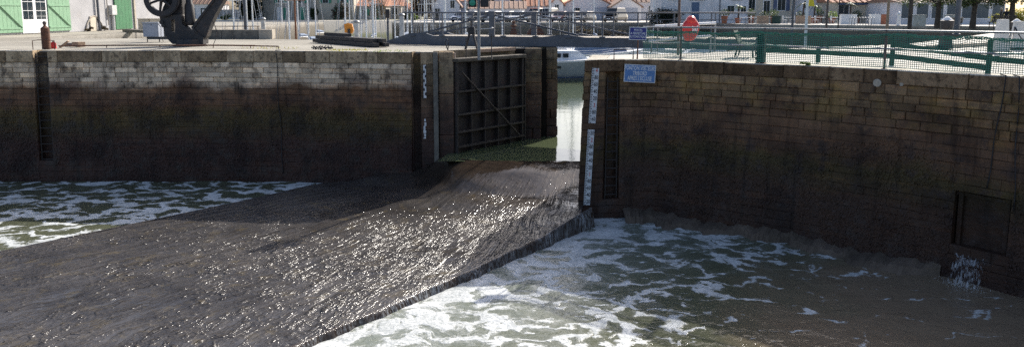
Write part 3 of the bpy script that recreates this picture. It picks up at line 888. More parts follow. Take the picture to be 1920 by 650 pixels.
# ------------------------------------------------------------------ lock gate leaf
ga = math.atan2(gd.y, gd.x)
gate = thing('lock_gate', 'dark steel lock gate leaf with grid of ribs and a diagonal brace', 'lock gate', (gateA.x, gateA.y, 0), ga)
GL = gd.length
zt_, zb_ = -0.36, -4.1
MB().box((GL / 2, 0.0, (zt_ + zb_) / 2), (GL, 0.06, zt_ - zb_)).build('plate', 'gate_plate', gate)
for k in range(6):
    MB().box((0.06 + (GL - 0.12) * k / 5, -0.11, (zt_ + zb_) / 2), (0.055 if 0 < k < 5 else 0.1, 0.16, zt_ - zb_), bev=0.01).build('upright', 'gate_plate', gate)
for z in (-1.45, -2.3, -2.95, -3.5):
    MB().box((GL / 2, -0.15, z), (GL - 0.04, 0.22, 0.07), bev=0.01).build('crossbeam', 'gate_beam', gate)
MB().tube([(0.15, -0.29, -0.72), (GL * 0.9, -0.29, -3.45)], 0.038, 6).build('diagonal_brace', 'gate_beam', gate)
MB().box((GL / 2 - 0.03, -0.12, -0.30), (GL + 0.1, 0.42, 0.13), bev=0.03).build('top_walkway', 'timber_weed', gate)
MB().tube([(GL + 0.05, -0.2, -0.1), (GL + 0.06, -0.2, -3.9)], 0.03, 6).build('heel_pipe', 'gate_beam', gate)
MB().box((GL * 0.72, 0.35, -0.04), (GL * 0.55, 0.22, 0.13), bev=0.02).build('upper_plank', 'timber_pale', gate)

# far piers of the throat
tp = thing('throat_pier', 'two weathered stone columns under the bridge at the throat', 'pier')
pA, pB = P(984, 262, WU), P(1044, 254, WU)
dcol = Vector((pB.x - pA.x, pB.y - pA.y, 0))
for (u0, u1, yo) in ((0.0, 0.50, 0.0), (0.50, 0.66, 0.35), (0.66, 1.0, -0.08)):
    a = pA + dcol * u0; b = pA + dcol * u1
    if yo > 0.2:
        MB().box(((a.x + b.x) / 2, (a.y + b.y) / 2 + 0.5, -2.1), (b.x - a.x, 0.5, 4.0)).build('groove_back', 'mortar', tp)
        continue
    z = -0.02
    while z > -4.1:
        h_ = rnd.uniform(0.34, 0.52)
        if z - h_ < -4.2: h_ = z + 4.2
        split = rnd.random() < 0.35
        xs = [a.x, b.x] if not split else [a.x, a.x + (b.x - a.x) * rnd.uniform(0.35, 0.65), b.x]
        for xa, xb in zip(xs, xs[1:]):
            bulge = rnd.uniform(-0.035, 0.035)
            MB().box(((xa + xb) / 2 + rnd.uniform(-.015, .015), (a.y + b.y) / 2 + 0.45 + yo + bulge, z - h_ / 2), (xb - xa - 0.012 + rnd.uniform(-.01, .02), 0.9, h_ - 0.014), bev=0.035).build('stone', 'masonry_pier', tp)
        z -= h_
MB().box((pA.x - 0.18, pA.y + 0.6, -2.2), (0.42, 0.4, 4.3)).build('recess_wall', 'mortar', tp)

# ------------------------------------------------------------------ right quay wall
rwall = thing('quay_wall', 'brown stone quay wall on the right, curving toward the viewer', 'wall')
f_ = right_plan.find
rs0, rs1 = f_(1136), f_(1163)
nz0, nz1 = f_(1812), f_(1921)
stones(rwall, right_plan, WL - 0.3, [(0.36, 0.7, 1.7)] + [(0.21, 0.22, 0.8), (0.24, 0.25, 0.9)] * 20, [(rs0, rs1, -0.3, -4.3), (nz0, nz1, -2.75, -4.2)], 300, 'masonry_right', seed=21, breaks=(right_plan.s[1],), rough=0.02, cop_mat='coping_right')
ladder('wall_ladder', 'dark iron ladder set into the right quay wall beside the numbered gauge', right_plan, rs0, rs1, -0.55, -4.35, 0.27)
# sluice opening
sg = thing('sluice_opening', 'dark rectangular sluice opening low in the right quay wall', 'sluice')
c = right_plan.at((nz0 + nz1) / 2, -3.5, -0.28)
dq = right_plan.at(nz1, -3.8) - right_plan.at(nz0, -3.8); aq = math.atan2(dq.y, dq.x)
MB().box(c, (dq.length * 0.96, 0.06, 1.4), aq).build('shutter', 'mortar_right', sg)
for s_ in (nz0 + 0.1, nz1 - 0.1):
    MB().box(right_plan.at(s_, -3.45, -0.2), (0.10, 0.12, 1.35), aq).build('guide', 'mortar_right', sg)
MB().box(right_plan.at((nz0 + nz1) / 2, -2.84, -0.2), (dq.length, 0.12, 0.08), aq).build('lintel', 'mortar_right', sg)
# outflow
rg = random.Random(9)
of = MB()
for lay, (xa, xb) in enumerate(((1822, 1884), (1829, 1878), (1836, 1870))):
    loops = []
    for i in range(25):
        s_ = f_(xa + (xb - xa) * i / 24); j_ = rg.uniform(-.02, .02); zt_o = -4.26 + rg.uniform(-.05, .05) - .1 * (i % 5 == 0)
        col_ = []
        for k in range(9):
            u = k / 8
            z_ = zt_o + (WL - .02 - zt_o) * u
            col_.append(right_plan.at(s_ + j_ * u, z_, 0.02 + lay * .05 + (0.16 + .06 * lay) * math.sqrt(u) + j_ + rg.uniform(-.012, .012)))
        loops.append(col_)
    of.loft(loops, cap=False, closed=False)
o = of.build('outflow', 'water_spray', smooth=True); o['kind'] = 'stuff'
tag(o, 'thin white outflow of water spilling from the sluice opening', 'outflow')
sp = MB()
for k in range(260):
    u = rg.gauss(0, 1); q = right_plan.at(f_(1853) + u * .26, WL + 0.01 + abs(rg.gauss(0, .05)), 0.3 + abs(rg.gauss(0, .16))); r_ = rg.uniform(0.003, 0.010)
    sp.lathe([(0.001, r_ * .7), (r_, 0), (0.001, -r_ * .7)], q, 5)
o = sp.build('splash', 'enamel_white', smooth=True); o['kind'] = 'stuff'; tag(o, 'white splash where the sluice outflow meets the water', 'splash')
# weed hanging on the tidal part of the walls
def weed(root, plan, s0, s1, n, seed, skip, mat):
    rg = random.Random(seed)
    from mathutils.noise import fractal as fbm
    mb = MB(); cnt = 0
    while cnt < n:
        s_ = rg.uniform(s0, s1); z_ = -1.45 - 3.4 * rg.random()
        if any(a - .03 < s_ < b + .03 for a, b in skip): continue
        v = fbm((s_ * .55 + seed, z_ * .8, 0.0), .8, 2.1, 5) + .35 * fbm((s_ * 3.1, z_ * 1.2, seed), .8, 2.0, 3)
        if v * .6 + rg.gauss(0, .2) < .02 + max(0, (z_ + 2.3) * .75): continue
        L_ = rg.uniform(.03, .11); w_ = rg.uniform(.01, .035)
        a = plan.at(s_ - w_, z_, .012); b = plan.at(s_ + w_, z_, .012)
        c = plan.at(s_ + w_ * .7 + rg.uniform(-.02, .02), z_ - L_ * .6, .014 + rg.uniform(0, .02)); d = plan.at(s_ - w_ * .7 + rg.uniform(-.02, .02), z_ - L_, .012 + rg.uniform(0, .015))
        mb.add([a, b, c, d], [(0, 1, 2, 3)])
        cnt += 1
    mb.build('hanging_weed', mat, root, kind='stuff')
weed(lwall, lp, lp.find(0) - 1.5, lp.L - .05, 24000, 51, [(sl0, sl1)], 'masonry_left')
weed(rwall, right_plan, right_plan.s[1] + .7, right_plan.L - .5, 20000, 52, [(rs0, rs1), (nz0, nz1)], 'masonry_right')
# mud ledge along the foot
ml = MB(); loops = []
sA, sB = f_(1172), f_(1800)
rg = random.Random(31)
for i in range(241):
    u = i / 240; s_ = sA + (sB - sA) * u
    w_ = 0.5 + 0.22 * math.sin(u * 9) + 0.12 * math.sin(u * 41) + .07 * math.sin(u * 97) + .04 * math.sin(u * 171 + 1) + rg.uniform(-.015, .015)
    h_ = 0.19 + 0.05 * math.sin(u * 13 + 1) + .03 * math.sin(u * 77) + .02 * math.sin(u * 143) + rg.uniform(-.012, .012)
    if u > 0.9: w_ *= (1 - u) / 0.1 * .9 + .1
    loops.append([right_plan.at(s_, WL + h_ * 1.25 + rg.uniform(-.015, .015), -0.03), right_plan.at(s_, WL + h_ + rg.uniform(-.015, .015), w_ * .45), right_plan.at(s_, WL + h_ * .75 + rg.uniform(-.015, .015), w_ * .8), right_plan.at(s_, WL + .03, w_), right_plan.at(s_, WL - .15, w_ * 1.35)])
ml.loft(loops, cap=False, closed=False)
struct(ml.build('mud_ledge', 'mud'))

# numbered gauge board
pA = right_plan.at(right_plan.s[1] + 0.02, 0); pB = right_plan.at(right_plan.s[2], 0); pC = right_plan.at(right_plan.s[1] + 0.02, -4)
fn = (pB - pA).cross(pC - pA).normalized()
if fn.y > 0: fn = -fn
fp = pA + fn * 0.035
gz = thing('tide_gauge', 'tall white numbered tide gauge with red metre digits on the right pier', 'tide gauge')
def gauge_piece(ptop, pbot, wpx, m_top, m_bot):
    T_ = PP(*ptop, fp, fn); B_ = PP(*pbot, fp, fn)
    ax = (T_ - B_); Lg = ax.length; ay = ax.normalized(); xd = ay.cross(fn)
    if xd.x < 0: xd = -xd
    wd = wpx / 63.0
    c = (T_ + B_) / 2
    M = frame_M(c, xd, ay)
    mb = MB()
    poly = [(-wd / 2, -Lg / 2), (wd / 2, -Lg / 2), (wd / 2, Lg / 2), (-wd / 2, Lg / 2)]
    mb.loft([[M @ Vector((x, y, -0.012)) for x, y in poly], [M @ Vector((x, y, 0.006)) for x, y in poly]])
    mb.build('board', 'enamel_white', gz)
    tk = MB()
    def ypos(v): return -Lg / 2 + Lg * (v - m_bot) / (m_top - m_bot)
    v = math.ceil(m_bot / 0.05) * 0.05
    while v < m_top - 0.02:
        y = ypos(v); lw_ = 0.075 if round(v / 0.05) % 2 == 0 else 0.05
        tk.quad(*[M @ Vector(q) for q in ((-wd / 2 + 0.005, y - 0.011, 0.009), (-wd / 2 + lw_, y - 0.011, 0.009), (-wd / 2 + lw_, y + 0.011, 0.009), (-wd / 2 + 0.005, y + 0.011, 0.009))])
        v += 0.05
    tk.build('tick_marks', 'print_black', gz)
    v = math.ceil(m_bot / 0.2 - 0.01) * 0.2
    while v < m_top - 0.02:
        y = ypos(v)
        k = round(v * 10) % 10
        s_ = str(round(v)) if k == 0 else str(k * 10)
        text_mesh('numeral', s_, 'print_red' if k == 0 else 'print_black', gz, M @ Matrix.Translation((0.035, y, 0.008)), 0.12, squeeze=0.72)
        v += 0.2
gauge_piece((1117, 128), (1110, 231), 14, 4.07, 2.48)
gauge_piece((1108.5, 243), (1100, 384), 13, 2.30, 0.10)

# signs
def sign(root, px4, plane_p, plane_n, back_mat, border, lines, heights, squeeze, th=0.02):
    q = [PP(x, y, plane_p, plane_n) for x, y in px4]       # tl tr br bl
    c = sum(q, Vector()) / 4
    xd = ((q[1] - q[0]) + (q[2] - q[3])) / 2; yd = ((q[0] - q[3]) + (q[1] - q[2])) / 2
    w_, h_ = xd.length, yd.length
    M = frame_M(c, xd, yd)
    def plate(wd, hd, z0, z1, name, mat):
        poly = [(-wd / 2, -hd / 2), (wd / 2, -hd / 2), (wd / 2, hd / 2), (-wd / 2, hd / 2)]
        return MB().loft([[M @ Vector((x, y, z0)) for x, y in poly], [M @ Vector((x, y, z1)) for x, y in poly]]).build(name, mat, root)
    plate(w_, h_, -th, 0.0, 'rim', border)
    plate(w_ - 0.05, h_ - 0.05, 0.001, 0.005, 'panel', back_mat)
    for (s_, y_), hh in zip(lines, heights):
        text_mesh('lettering', s_, 'print_white', root, M @ Matrix.Translation((0, y_ * h_, 0.005)), hh, squeeze=squeeze)
    return M, w_, h_
s_ = f_(1200)
wn_ = (right_plan.at(s_ + 0.4, 0) - right_plan.at(s_ - 0.4, 0)).cross(Vector((0, 0, 1)))
wn_ = Vector((wn_.x, wn_.y, 0)).normalized()
if wn_.y > 0: wn_ = -wn_
ws = thing('wall_sign', 'light blue sign fixed to the stone wall, directing visitors to the pontoon', 'sign')
sign(ws, [(1171, 120.5), (1230.5, 122.5), (1228, 156.5), (1169.5, 153)], right_plan.at(s_, -0.35, 0.13), wn_, 'sign_blue', 'enamel_white',
     [('PONTON VISITEURS', 0.29), ('TRIBORD', 0.0), ("APRES L'ECLUSE", -0.28)], [0.125, 0.125, 0.125], 0.58)
ps = thing('post_sign', 'navy blue warning sign about automatic gates on a thin rusty post', 'sign')
foot = P(1196, 112); foot.y += 0.1
sign(ps, [(1180, 50.5), (1213.5, 51.5), (1212, 76), (1179.5, 75)], Vector((foot.x, foot.y - 0.03, 0)), Vector((0, -1, 0)), 'sign_navy', 'enamel_white',
     [('PORTES', 0.25), ('A FERMETURE', 0.0), ('AUTOMATIQUE', -0.25)], [0.07, 0.07, 0.07], 0.72)
MB().tube([(foot.x, foot.y + 0.02, 0), (foot.x + 0.02, foot.y + 0.02, 0.95)], 0.022, 8).build('post', 'rust', ps)
hp = thing('handrail_hoop', 'low dark handrail hoop at the head of the right ladder', 'handrail', (0, 0, 0))
a, b = P(1152, 112), P(1188, 111.5)
MB().tube([(a.x, a.y + .1, 0), (a.x, a.y + .1, 0.30), (b.x, b.y + .1, 0.30), (b.x, b.y + .1, 0)], 0.02, 6).build('hoop', 'iron_black', hp)

# round plaques and hanging ropes on the right wall
for (px, py, r_, lab) in ((1647, 155, 0.10, 'larger pale round plaque on the right quay wall'), (1693, 166, 0.045, 'small pale round plaque right of the larger one')):
    s_ = f_(px); q = right_plan.at(s_, -0.34, 0.035); d = right_plan.at(s_ + .2, -0.34) - right_plan.at(s_ - .2, -0.34)
    M = frame_M(q, d, (0, 0, 1))
    mb = MB(); mb.loft([[M @ Vector((r_ * k * math.cos(t), r_ * k * math.sin(t), zz)) for t in [6.283 * i / 18 for i in range(18)]] for k, zz in ((1, -0.02), (1, 0), (0.85, 0.006))])
    tag(mb.build('wall_plaque', 'concrete_pale'), lab, 'plaque')
for i, (px0, px1, zend, lab) in enumerate(((1887, 1872, -2.6, 'thin dark rope hanging down the wall, left of two'), (1912, 1916, -3.0, 'thin dark rope hanging down the wall at the far right edge'))):
    s0_ = f_(px0); pts = []
    for k in range(13):
        u = k / 12
        pts.append(right_plan.at(s0_ + (0.16 - 0.32 * i) * u * -1 + 0.015 * math.sin(u * 9), 0.03 + (zend) * u, 0.035 + 0.01 * math.sin(u * 14)))
    pts = [pts[0] + Vector((0.1, 0.35, 0.0))] + pts
    tag(MB().tube(pts, 0.014, 5).build('hanging_rope', 'iron_black', smooth=True), lab, 'rope')

s0_ = lp.find(518); pts = [lp.at(s0_, 0, -0.4) + Vector((0, 0, 0.03))] + [lp.at(s0_ + 0.03 * math.sin(k * .9) + .012 * k, 0.03 - 4.6 * k / 14, 0.04) for k in range(15)]
tag(MB().tube(pts, 0.016, 5).build('hanging_rope', 'iron_black', smooth=True), 'thin dark rope hanging down the middle of the left quay wall', 'rope')
# small plant on the coping
def leaf_cloud(mb, c, rad, n, size, rg, flat_=0.5):
    for _ in range(n):
        while True:
            v = Vector((rg.uniform(-1, 1), rg.uniform(-1, 1), rg.uniform(-1, 1)))
            if v.length < 1: break
        q = Vector(c) + Vector((v.x * rad[0], v.y * rad[1], v.z * rad[2]))
        a = Vector((rg.gauss(0, 1), rg.gauss(0, 1), rg.gauss(0, flat_))).normalized() * size * rg.uniform(0.6, 1.3)
        b = a.cross(Vector((rg.gauss(0, 1), rg.gauss(0, 1), rg.gauss(0, 1))).normalized()) * 0.6
        mb.add([q - a, q - b * .9, q + a, q + b], [(0, 1, 2, 3)])
def plant(name, label, cat, loc, rad, n, size, mat, seed=1, group=None):
    rg = random.Random(seed)
    t = thing(name, label, cat, loc, 0, group)
    mb = MB()
    for k in range(max(3, n // 90)):
        cc = (rg.uniform(-.6, .6) * rad[0], rg.uniform(-.6, .6) * rad[1], rad[2] * rg.uniform(0.2, 1.4))
        leaf_cloud(mb, cc, [x * rg.uniform(.35, .6) for x in rad], 2 * n // max(3, n // 90), size, rg)
    mb.build('foliage', mat, t)
    st = MB()
    for k in range(3):
        st.tube([(0, 0, -0.02), (rg.uniform(-.4, .4) * rad[0], rg.uniform(-.4, .4) * rad[1], rad[2] * 1.1)], [0.03 * rad[2] + .006, 0.008], 5)
    st.build('stem', 'bark', t)
    return t
q = P(1512, 124); plant('wall_plant', 'small bright green weed growing on the right coping', 'plant', (q.x, q.y + .05, 0.0), (0.17, 0.12, 0.08), 120, 0.035, 'leaf_bright', 2)

# ------------------------------------------------------------------ railing and net along the right edge
rail = thing('edge_railing', 'two-bar steel railing with rusty posts along the right quay edge', 'railing')
posts_px = [1272, 1427, 1652, 1917]
rl = lambda px, z: right_plan.at(f_(px), z, -0.22) - Vector((0, 0, 0))
def fix(px, z):
    q = right_plan.at(f_(px), 0, -0.2); return Vector((q.x, q.y, z))
s_post = [f_(p_) for p_ in posts_px] + [f_(1917) + 2.3]
def rp_(s, z, o=-0.2):
    q = right_plan.at(s, 0, o); return Vector((q.x, q.y, z))
for s in s_post:
    MB().tube([rp_(s, 0), rp_(s, 1.0)], 0.032, 8).build('post', 'rust_grey', rail)
    MB().lathe([(0.075, 0), (0.075, 0.02), (0.03, 0.03)], rp_(s, 0), 10).build('post_foot', 'rust', rail)
for z in (0.98, 0.52):
    ss = [f_(1205)] + s_post
    pts = []
    for a, b in zip(ss, ss[1:]):
        pts += [rp_(a + (b - a) * k / 4, z - 0.03 * math.sin(math.pi * k / 4) * (z < .6)) for k in range(4)]
    pts.append(rp_(ss[-1], z))
    MB().tube(pts, 0.026, 8).build('rail_bar', 'galvanised', rail)

net = MB()
def net_sheet(sA, sB, ztop, zbot, o, cell=0.05, th=0.014, seed=3):
    rg = random.Random(seed)
    n = int((sB - sA) / cell); mrows = int((ztop - zbot) / cell)
    def pt(i, j):
        s = sA + (sB - sA) * i / n; u = j / mrows
        sag = 0.035 * math.sin(s * 2.6) * math.sin(s * 0.9 + 1) + (0.03 * math.sin(s * 7.3) + 0.018 * math.sin(s * 17)) * u
        z = zbot + (ztop - zbot) * u + sag * u
        return rp_(s, z, o + 0.035 * math.sin(s * 3.1 + u * 2.5) + 0.02 * math.sin(s * 8 + u * 5))
    for i in range(n):
        for j in range(mrows):
            a, b, c_ = pt(i, j), pt(i + 1, j), pt(i, j + 1)
            d = Vector((0, 0, th / 2)); e = (b - a).normalized() * th / 2
            net.quad(a - d, b - d, b + d, a + d)
            net.quad(a - e, a + e, c_ + e, c_ - e)
net_sheet(f_(1206), s_post[-1], 0.86, 0.05, -0.16)
no = net.build('safety_net', 'net_green')
tag(no, 'green plastic safety netting stretched along the right quay railing', 'net')
hem = MB()
for k in range(6):
    rg = random.Random(40 + k); pts = []
    for i in range(150):
        s = f_(1206) + (s_post[-1] - f_(1206)) * i / 149
        pts.append(rp_(s, 0.84 + 0.035 * math.sin(s * 2.6) * math.sin(s * .9 + 1) + rg.uniform(-.045, .04), -0.16 + rg.uniform(-.06, .05)))
    hem.tube(pts, 0.009, 4)
hem.build('bunched_hem', 'net_green', no)
bun = MB(); rg = random.Random(8)
for k in range(60):
    pts = []
    for i in range(7):
        u = i / 6
        pts.append(rp_(f_(1419) + rg.uniform(-.13, .13), 0.02 + 0.8 * u, -0.3 + rg.uniform(-.12, .12)))
    bun.tube(pts, 0.012, 4)
tag(bun.build('net_bundle', 'green_rail'), 'dark gathered bundle of green netting beside the second railing post', 'net')

# two-rail barrier behind the net
bar = thing('low_barrier', 'green two-rail timber barrier sloping down behind the netting', 'barrier')
bf = [P(1432, 115.5), P(1533, 118), P(1672, 122.5), P(1852, 138.5)]
for i, q in enumerate(bf):
    hh = (0.62, 0.46, 0.80, 0.80)[i]
    MB().box((q.x, q.y, hh / 2), (0.10, 0.10, hh), 0.5, 0.015).build('post', 'green_rail', bar)
def plank(pts, name='rail', hgt=0.135):
    mb = MB()
    loops = []
    for q in pts:
        loops.append([q + Vector((0, -0.03, -hgt / 2)), q + Vector((0, 0.03, -hgt / 2)), q + Vector((0, 0.03, hgt / 2)), q + Vector((0, -0.03, hgt / 2))])
    return mb.loft(loops).build(name, 'green_rail', bar)
on = lambda i, z: Vector((bf[i].x, bf[i].y - 0.085, z))
plank([on(0, 0.34), on(1, 0.30), on(2, 0.25), on(3, 0.14)])
q2 = P(1990, 146)
plank([on(2, 0.56), on(3, 0.36), Vector((q2.x, q2.y, 0.26))])

# bench seen end-on behind the net
def bench(name, label, loc, rz, mat, scale=1.0, group=None):
    t = thing(name, label, 'bench', loc, rz, group)
    t.scale = (scale,) * 3
    for k in range(4):
        MB().box((0, -0.18 + 0.115 * k, 0.44 + 0.006 * k), (1.5, 0.09, 0.035), bev=0.008).build('seat_slat', mat, t)
    for k in range(4):
        MB().box((0, 0.26 + 0.045 * k, 0.53 + 0.105 * k), (1.5, 0.03, 0.085), bev=0.008, rx=-0.35).build('back_slat', mat, t)
    for x in (-0.62, 0.62):
        MB().tube([(x, -0.25, 0), (x, -0.2, 0.42), (x, 0.22, 0.43), (x, 0.43, 0.92)], 0.028, 6).build('side_frame', 'iron_black', t)
        MB().tube([(x, 0.22, 0.43), (x, 0.34, 0)], 0.028, 6).build('leg', 'iron_black', t)
    return t
q = P(1400, 107); bench('park_bench', 'green slatted bench behind the netting, seen nearly end-on', (q.x, q.y, 0), R(68), 'green_rail', 0.95)

# lifebuoy case on a dark post
q = P(1271, 103.5)
lb = thing('lifebuoy_case', 'red moulded lifebuoy case with white emblem on a tall dark post', 'lifebuoy', (q.x, q.y, 0))
MB().tube([(0, 0, 0), (0, 0, 2.4)], 0.045, 8).build('post', 'rust_grey', lb)
S_ = 1400 / q.y
case = MB(); loops = []
outline = [(1282, 75.5), (1279, 66), (1277.5, 56), (1278, 47), (1280.5, 42), (1284, 38.5), (1287, 33), (1291, 30), (1297, 30), (1301, 33), (1303.5, 38), (1306.5, 42), (1309, 47), (1308.5, 56), (1305, 66), (1300, 74), (1294, 77), (1287, 77)]
oc = PY(1293, 54, q.y)
def o2(x, y): 
    v = PY(x, y, q.y); return Vector((v.x - q.x, 0, v.z))
ocl = o2(1293, 54)
for k, yy in ((0.80, -0.04), (1.0, -0.10), (1.0, -0.17), (0.93, -0.225), (0.70, -0.26), (0.3, -0.275)):
    loops.append([ocl + (o2(x, y) - ocl) * k + Vector((0, yy, 0)) for x, y in outline])
case.loft(loops).build('case', 'red_plastic', lb, smooth=True)
hd = MB(); loops = []
for k, yy in ((1.0, -0.20), (0.95, -0.27), (0.75, -0.31), (0.3, -0.33)):
    loops.append([o2(1293, 36) + (o2(x, y) - o2(1293, 36)) * k + Vector((0, yy, 0)) for x, y in ((1284, 42), (1286, 36), (1290, 31.5), (1296, 31.5), (1300, 35), (1303, 42), (1293, 44))])
hd.loft(loops).build('cap', 'red_plastic', lb, smooth=True)
em_ = MB()
for xs in (((1294, 49), (1296, 49), (1297, 63), (1295, 63)), ((1298, 51), (1301, 51), (1300.5, 60), (1298.5, 60)), ((1303, 48), (1305, 48), (1303, 62), (1301.5, 62))):
    em_.add([o2(x, y) + Vector((0, -0.285, 0)) for x, y in xs], [(0, 1, 2, 3)])
em_.build('white_emblem', 'print_white', lb)
MB().box((o2(1293, 52).x / 2, -0.03, o2(1293, 52).z), (0.5, 0.04, 0.08)).build('bracket', 'rust_grey', lb)
# white booms by the bridge end
for (xa, ya, xb, yb, yd, lab) in ((1228, 49.5, 1342, 43.5, 27.5, 'upper white barrier boom behind the red lifebuoy case'), (1216, 78, 1334, 67, 27.0, 'lower white barrier boom behind the red lifebuoy case')):
    bt = thing('barrier_boom', lab, 'barrier', (0, 0, 0))
    a, b = PY(xa, ya, yd), PY(xb, yb, yd)
    MB().tube([a, b], 0.05, 8).build('pole', 'white_paint', bt)
    MB().box((b.x, b.y + 0.05, b.z / 2), (0.06, 0.06, b.z + 0.02), bev=0.01).build('support_post', 'galvanised', bt)
    MB().box((a.x + 0.12, a.y + 0.05, (a.z) / 2), (0.04, 0.04, a.z + 0.02)).build('rest_post', 'galvanised', bt)

# ------------------------------------------------------------------ swing bridge
b0 = Vector((-5.7, 33.7, 0)); b1 = Vector((9.4, 28.5, 0))
bd = b1 - b0; BL = bd.length; ba = math.atan2(bd.y, bd.x)
br = thing('swing_bridge', 'grey steel swing footbridge with railings and tie rods across the lock', 'bridge', b0, ba)
ZD = 0.40
def gird(y, name):
    prof = [(0, 0.0), (BL, 0.0), (BL, ZD), (9.2, ZD), (8.3, ZD + 0.12), (7.4, ZD), (2.4, ZD), (1.9, ZD + 0.14), (1.3, ZD + 0.1), (0.0, 0.12)]
    MB().prism(prof, y - 0.05, y + 0.05).build(name, 'steel_grey', br)
    MB().box((BL / 2 + .2, y - 0.002, 0.02), (BL - .6, 0.22, 0.03)).build('flange', 'steel_grey', br)
gird(0.0, 'girder'); gird(2.2, 'girder')
NP = 36
for k in range(NP):
    w_ = (BL - 2.2) / NP
    MB().box((2.1 + w_ * (k + .5), 1.12, ZD - 0.03 + rnd.uniform(-.004, .004)), (w_ - 0.012, 2.05, 0.04)).build('deck_plank', 'concrete_pale', br)
for y in (0.0, 2.2):
    xs = [1.4 + 1.42 * k for k in range(10)]
    for x in xs:
        MB().box((x, y, ZD + 0.5), (0.05, 0.05, 1.0)).build('rail_post', 'steel_grey', br)
        MB().box((x, y - 0.06, ZD + 0.01), (0.24, 0.1, 0.07)).build('post_shoe', 'steel_grey', br)
    MB().tube([(0.9, y, ZD + 1.0), (BL - .2, y, ZD + 1.0)], 0.03, 8).build('top_rail', 'steel_grey', br)
    for z in (0.72, 0.5, 0.34, 0.18):
        MB().tube([(0.9, y, ZD + z), (BL - .2, y, ZD + z)], 0.008, 5).build('wire', 'steel_grey', br)
    xm = 5.15 if y == 0 else 6.3
    MB().box((xm, y + 0.06 * (1 if y else -1), ZD + 0.53), (0.24, 0.16, 1.06), bev=0.02).build('king_post', 'steel_grey', br)
    for xe in (1.8, 8.9 if y == 0 else 10.6):
        MB().tube([(xm, y, ZD + 0.92), (xe, y, ZD + 0.08)], 0.042, 6).build('tie_rod', 'steel_grey', br)
MB().lathe([(0.9, -0.01), (0.9, 0.05), (0.5, 0.06)], (2.6, 1.1, -0.04), 20).build('pivot', 'iron_black', br)
q = P(772, 79, 0)
ppst = thing('dark_post', 'dark rectangular post with a box head at the left end of the bridge', 'post', (P(728, 79).x, P(728, 79).y, 0))
MB().box((0, 0, 0.75), (0.09, 0.09, 1.5)).build('shaft', 'steel_grey', ppst)
MB().box((0.0, 0, 1.35), (0.2, 0.16, 0.42), bev=0.02).build('head', 'iron_black', ppst)

# traffic light
q = P(898, 97, 0.0)
tl = thing('traffic_light', 'signal light with green lens on a tall grey post by the gate', 'traffic light', (q.x, q.y, 0))
MB().tube([(0, 0, -0.3), (0, 0, 2.3)], 0.055, 10).build('post', 'galvanised', tl)
for sx in (-1, 1):
    MB().box((sx * 0.22, -0.02, 1.98), (0.30, 0.16, 0.75), bev=0.03).build('housing', 'iron_black', tl)
m = NT('green_signal')
m.done(m.bsdf(Base_Color=(0.01, 0.12, 0.09, 1), Roughness=0.2, Emission_Color=(0.02, 0.5, 0.35, 1), Emission_Strength=0.06))
for k, z in enumerate((1.76, 1.99, 2.22)):
    MB().loft([[(-0.22 + r_ * math.cos(t), yy, z + r_ * math.sin(t)) for t in [6.283 * i / 16 for i in range(16)]] for r_, yy in ((0.11, -0.10), (0.10, -0.125), (0.02, -0.135))]).build('lens', 'green_signal' if k == 0 else 'iron_black', tl)
MB().lathe([(0.001, -0.1), (0.08, -0.07), (0.1, 0), (0.08, 0.07), (0.001, 0.1)], (0.46, 0, 1.95), 12).build('bell', 'white_paint', tl, smooth=True)

# gate winch on trestle legs
q = P(884, 100, -0.15)
wi = thing('gate_winch', 'dark gate winch standing on splayed trestle legs above the gate', 'winch', (q.x, q.y, 0))
for sx, sy in ((-1, -1), (1, -1), (-1, 1), (1, 1)):
    MB().tube([(sx * 0.3, sy * 0.2, -0.25), (sx * 0.07, sy * 0.06, 0.62)], 0.04, 6).build('leg', 'iron_black', wi)
MB().box((0, 0, 0.72), (0.26, 0.22, 0.28), bev=0.03).build('gearbox', 'iron_black', wi)
MB().tube([(0, 0, 0.8), (0, 0, 1.05)], 0.03, 6).build('spindle', 'iron_black', wi)
MB().tube([(0.1, 0, 0.76), (0.75, 0.05, 0.80)], 0.018, 6).build('crank_arm', 'cast_pale', wi)
MB().lathe([(0.001, -0.05), (0.06, 0), (0.001, 0.05)], (0.8, 0.05, 0.82), 8).build('crank_knob', 'cast_pale', wi)
for i, (px, lab) in enumerate(((838, 'small bent iron bracket on the quay edge left of the winch'),)):
    q = P(px, 95)
    t = thing('edge_bracket', lab, 'bracket', (q.x, q.y + .15, 0))
    MB().tube([(0.02, 0, 0), (-0.08, 0, 0.3), (-0.02, 0, 0.42), (0.08, 0, 0.36)], 0.02, 6).build('arm', 'iron_black', t)
    MB().tube([(0.02, 0, 0.0), (0.06, 0, 0.3)], 0.02, 6).build('arm', 'iron_black', t)
for i, (px, py, hh, lab) in enumerate(((872, 98, 0.85, 'thin dark upright left of the winch legs'), (921, 97, 0.95, 'thin dark upright right of the signal post'))):
    q = P(px, py)
    t = thing('thin_upright', lab, 'post', (q.x, q.y + 0.6, -0.3))
    MB().tube([(0, 0, 0), (0, 0, hh)], 0.016, 6).build('shaft', 'iron_black', t)
    MB().lathe([(0.05, 0), (0.05, 0.02), (0.02, 0.03)], (0, 0, 0), 8).build('foot', 'iron_black', t)
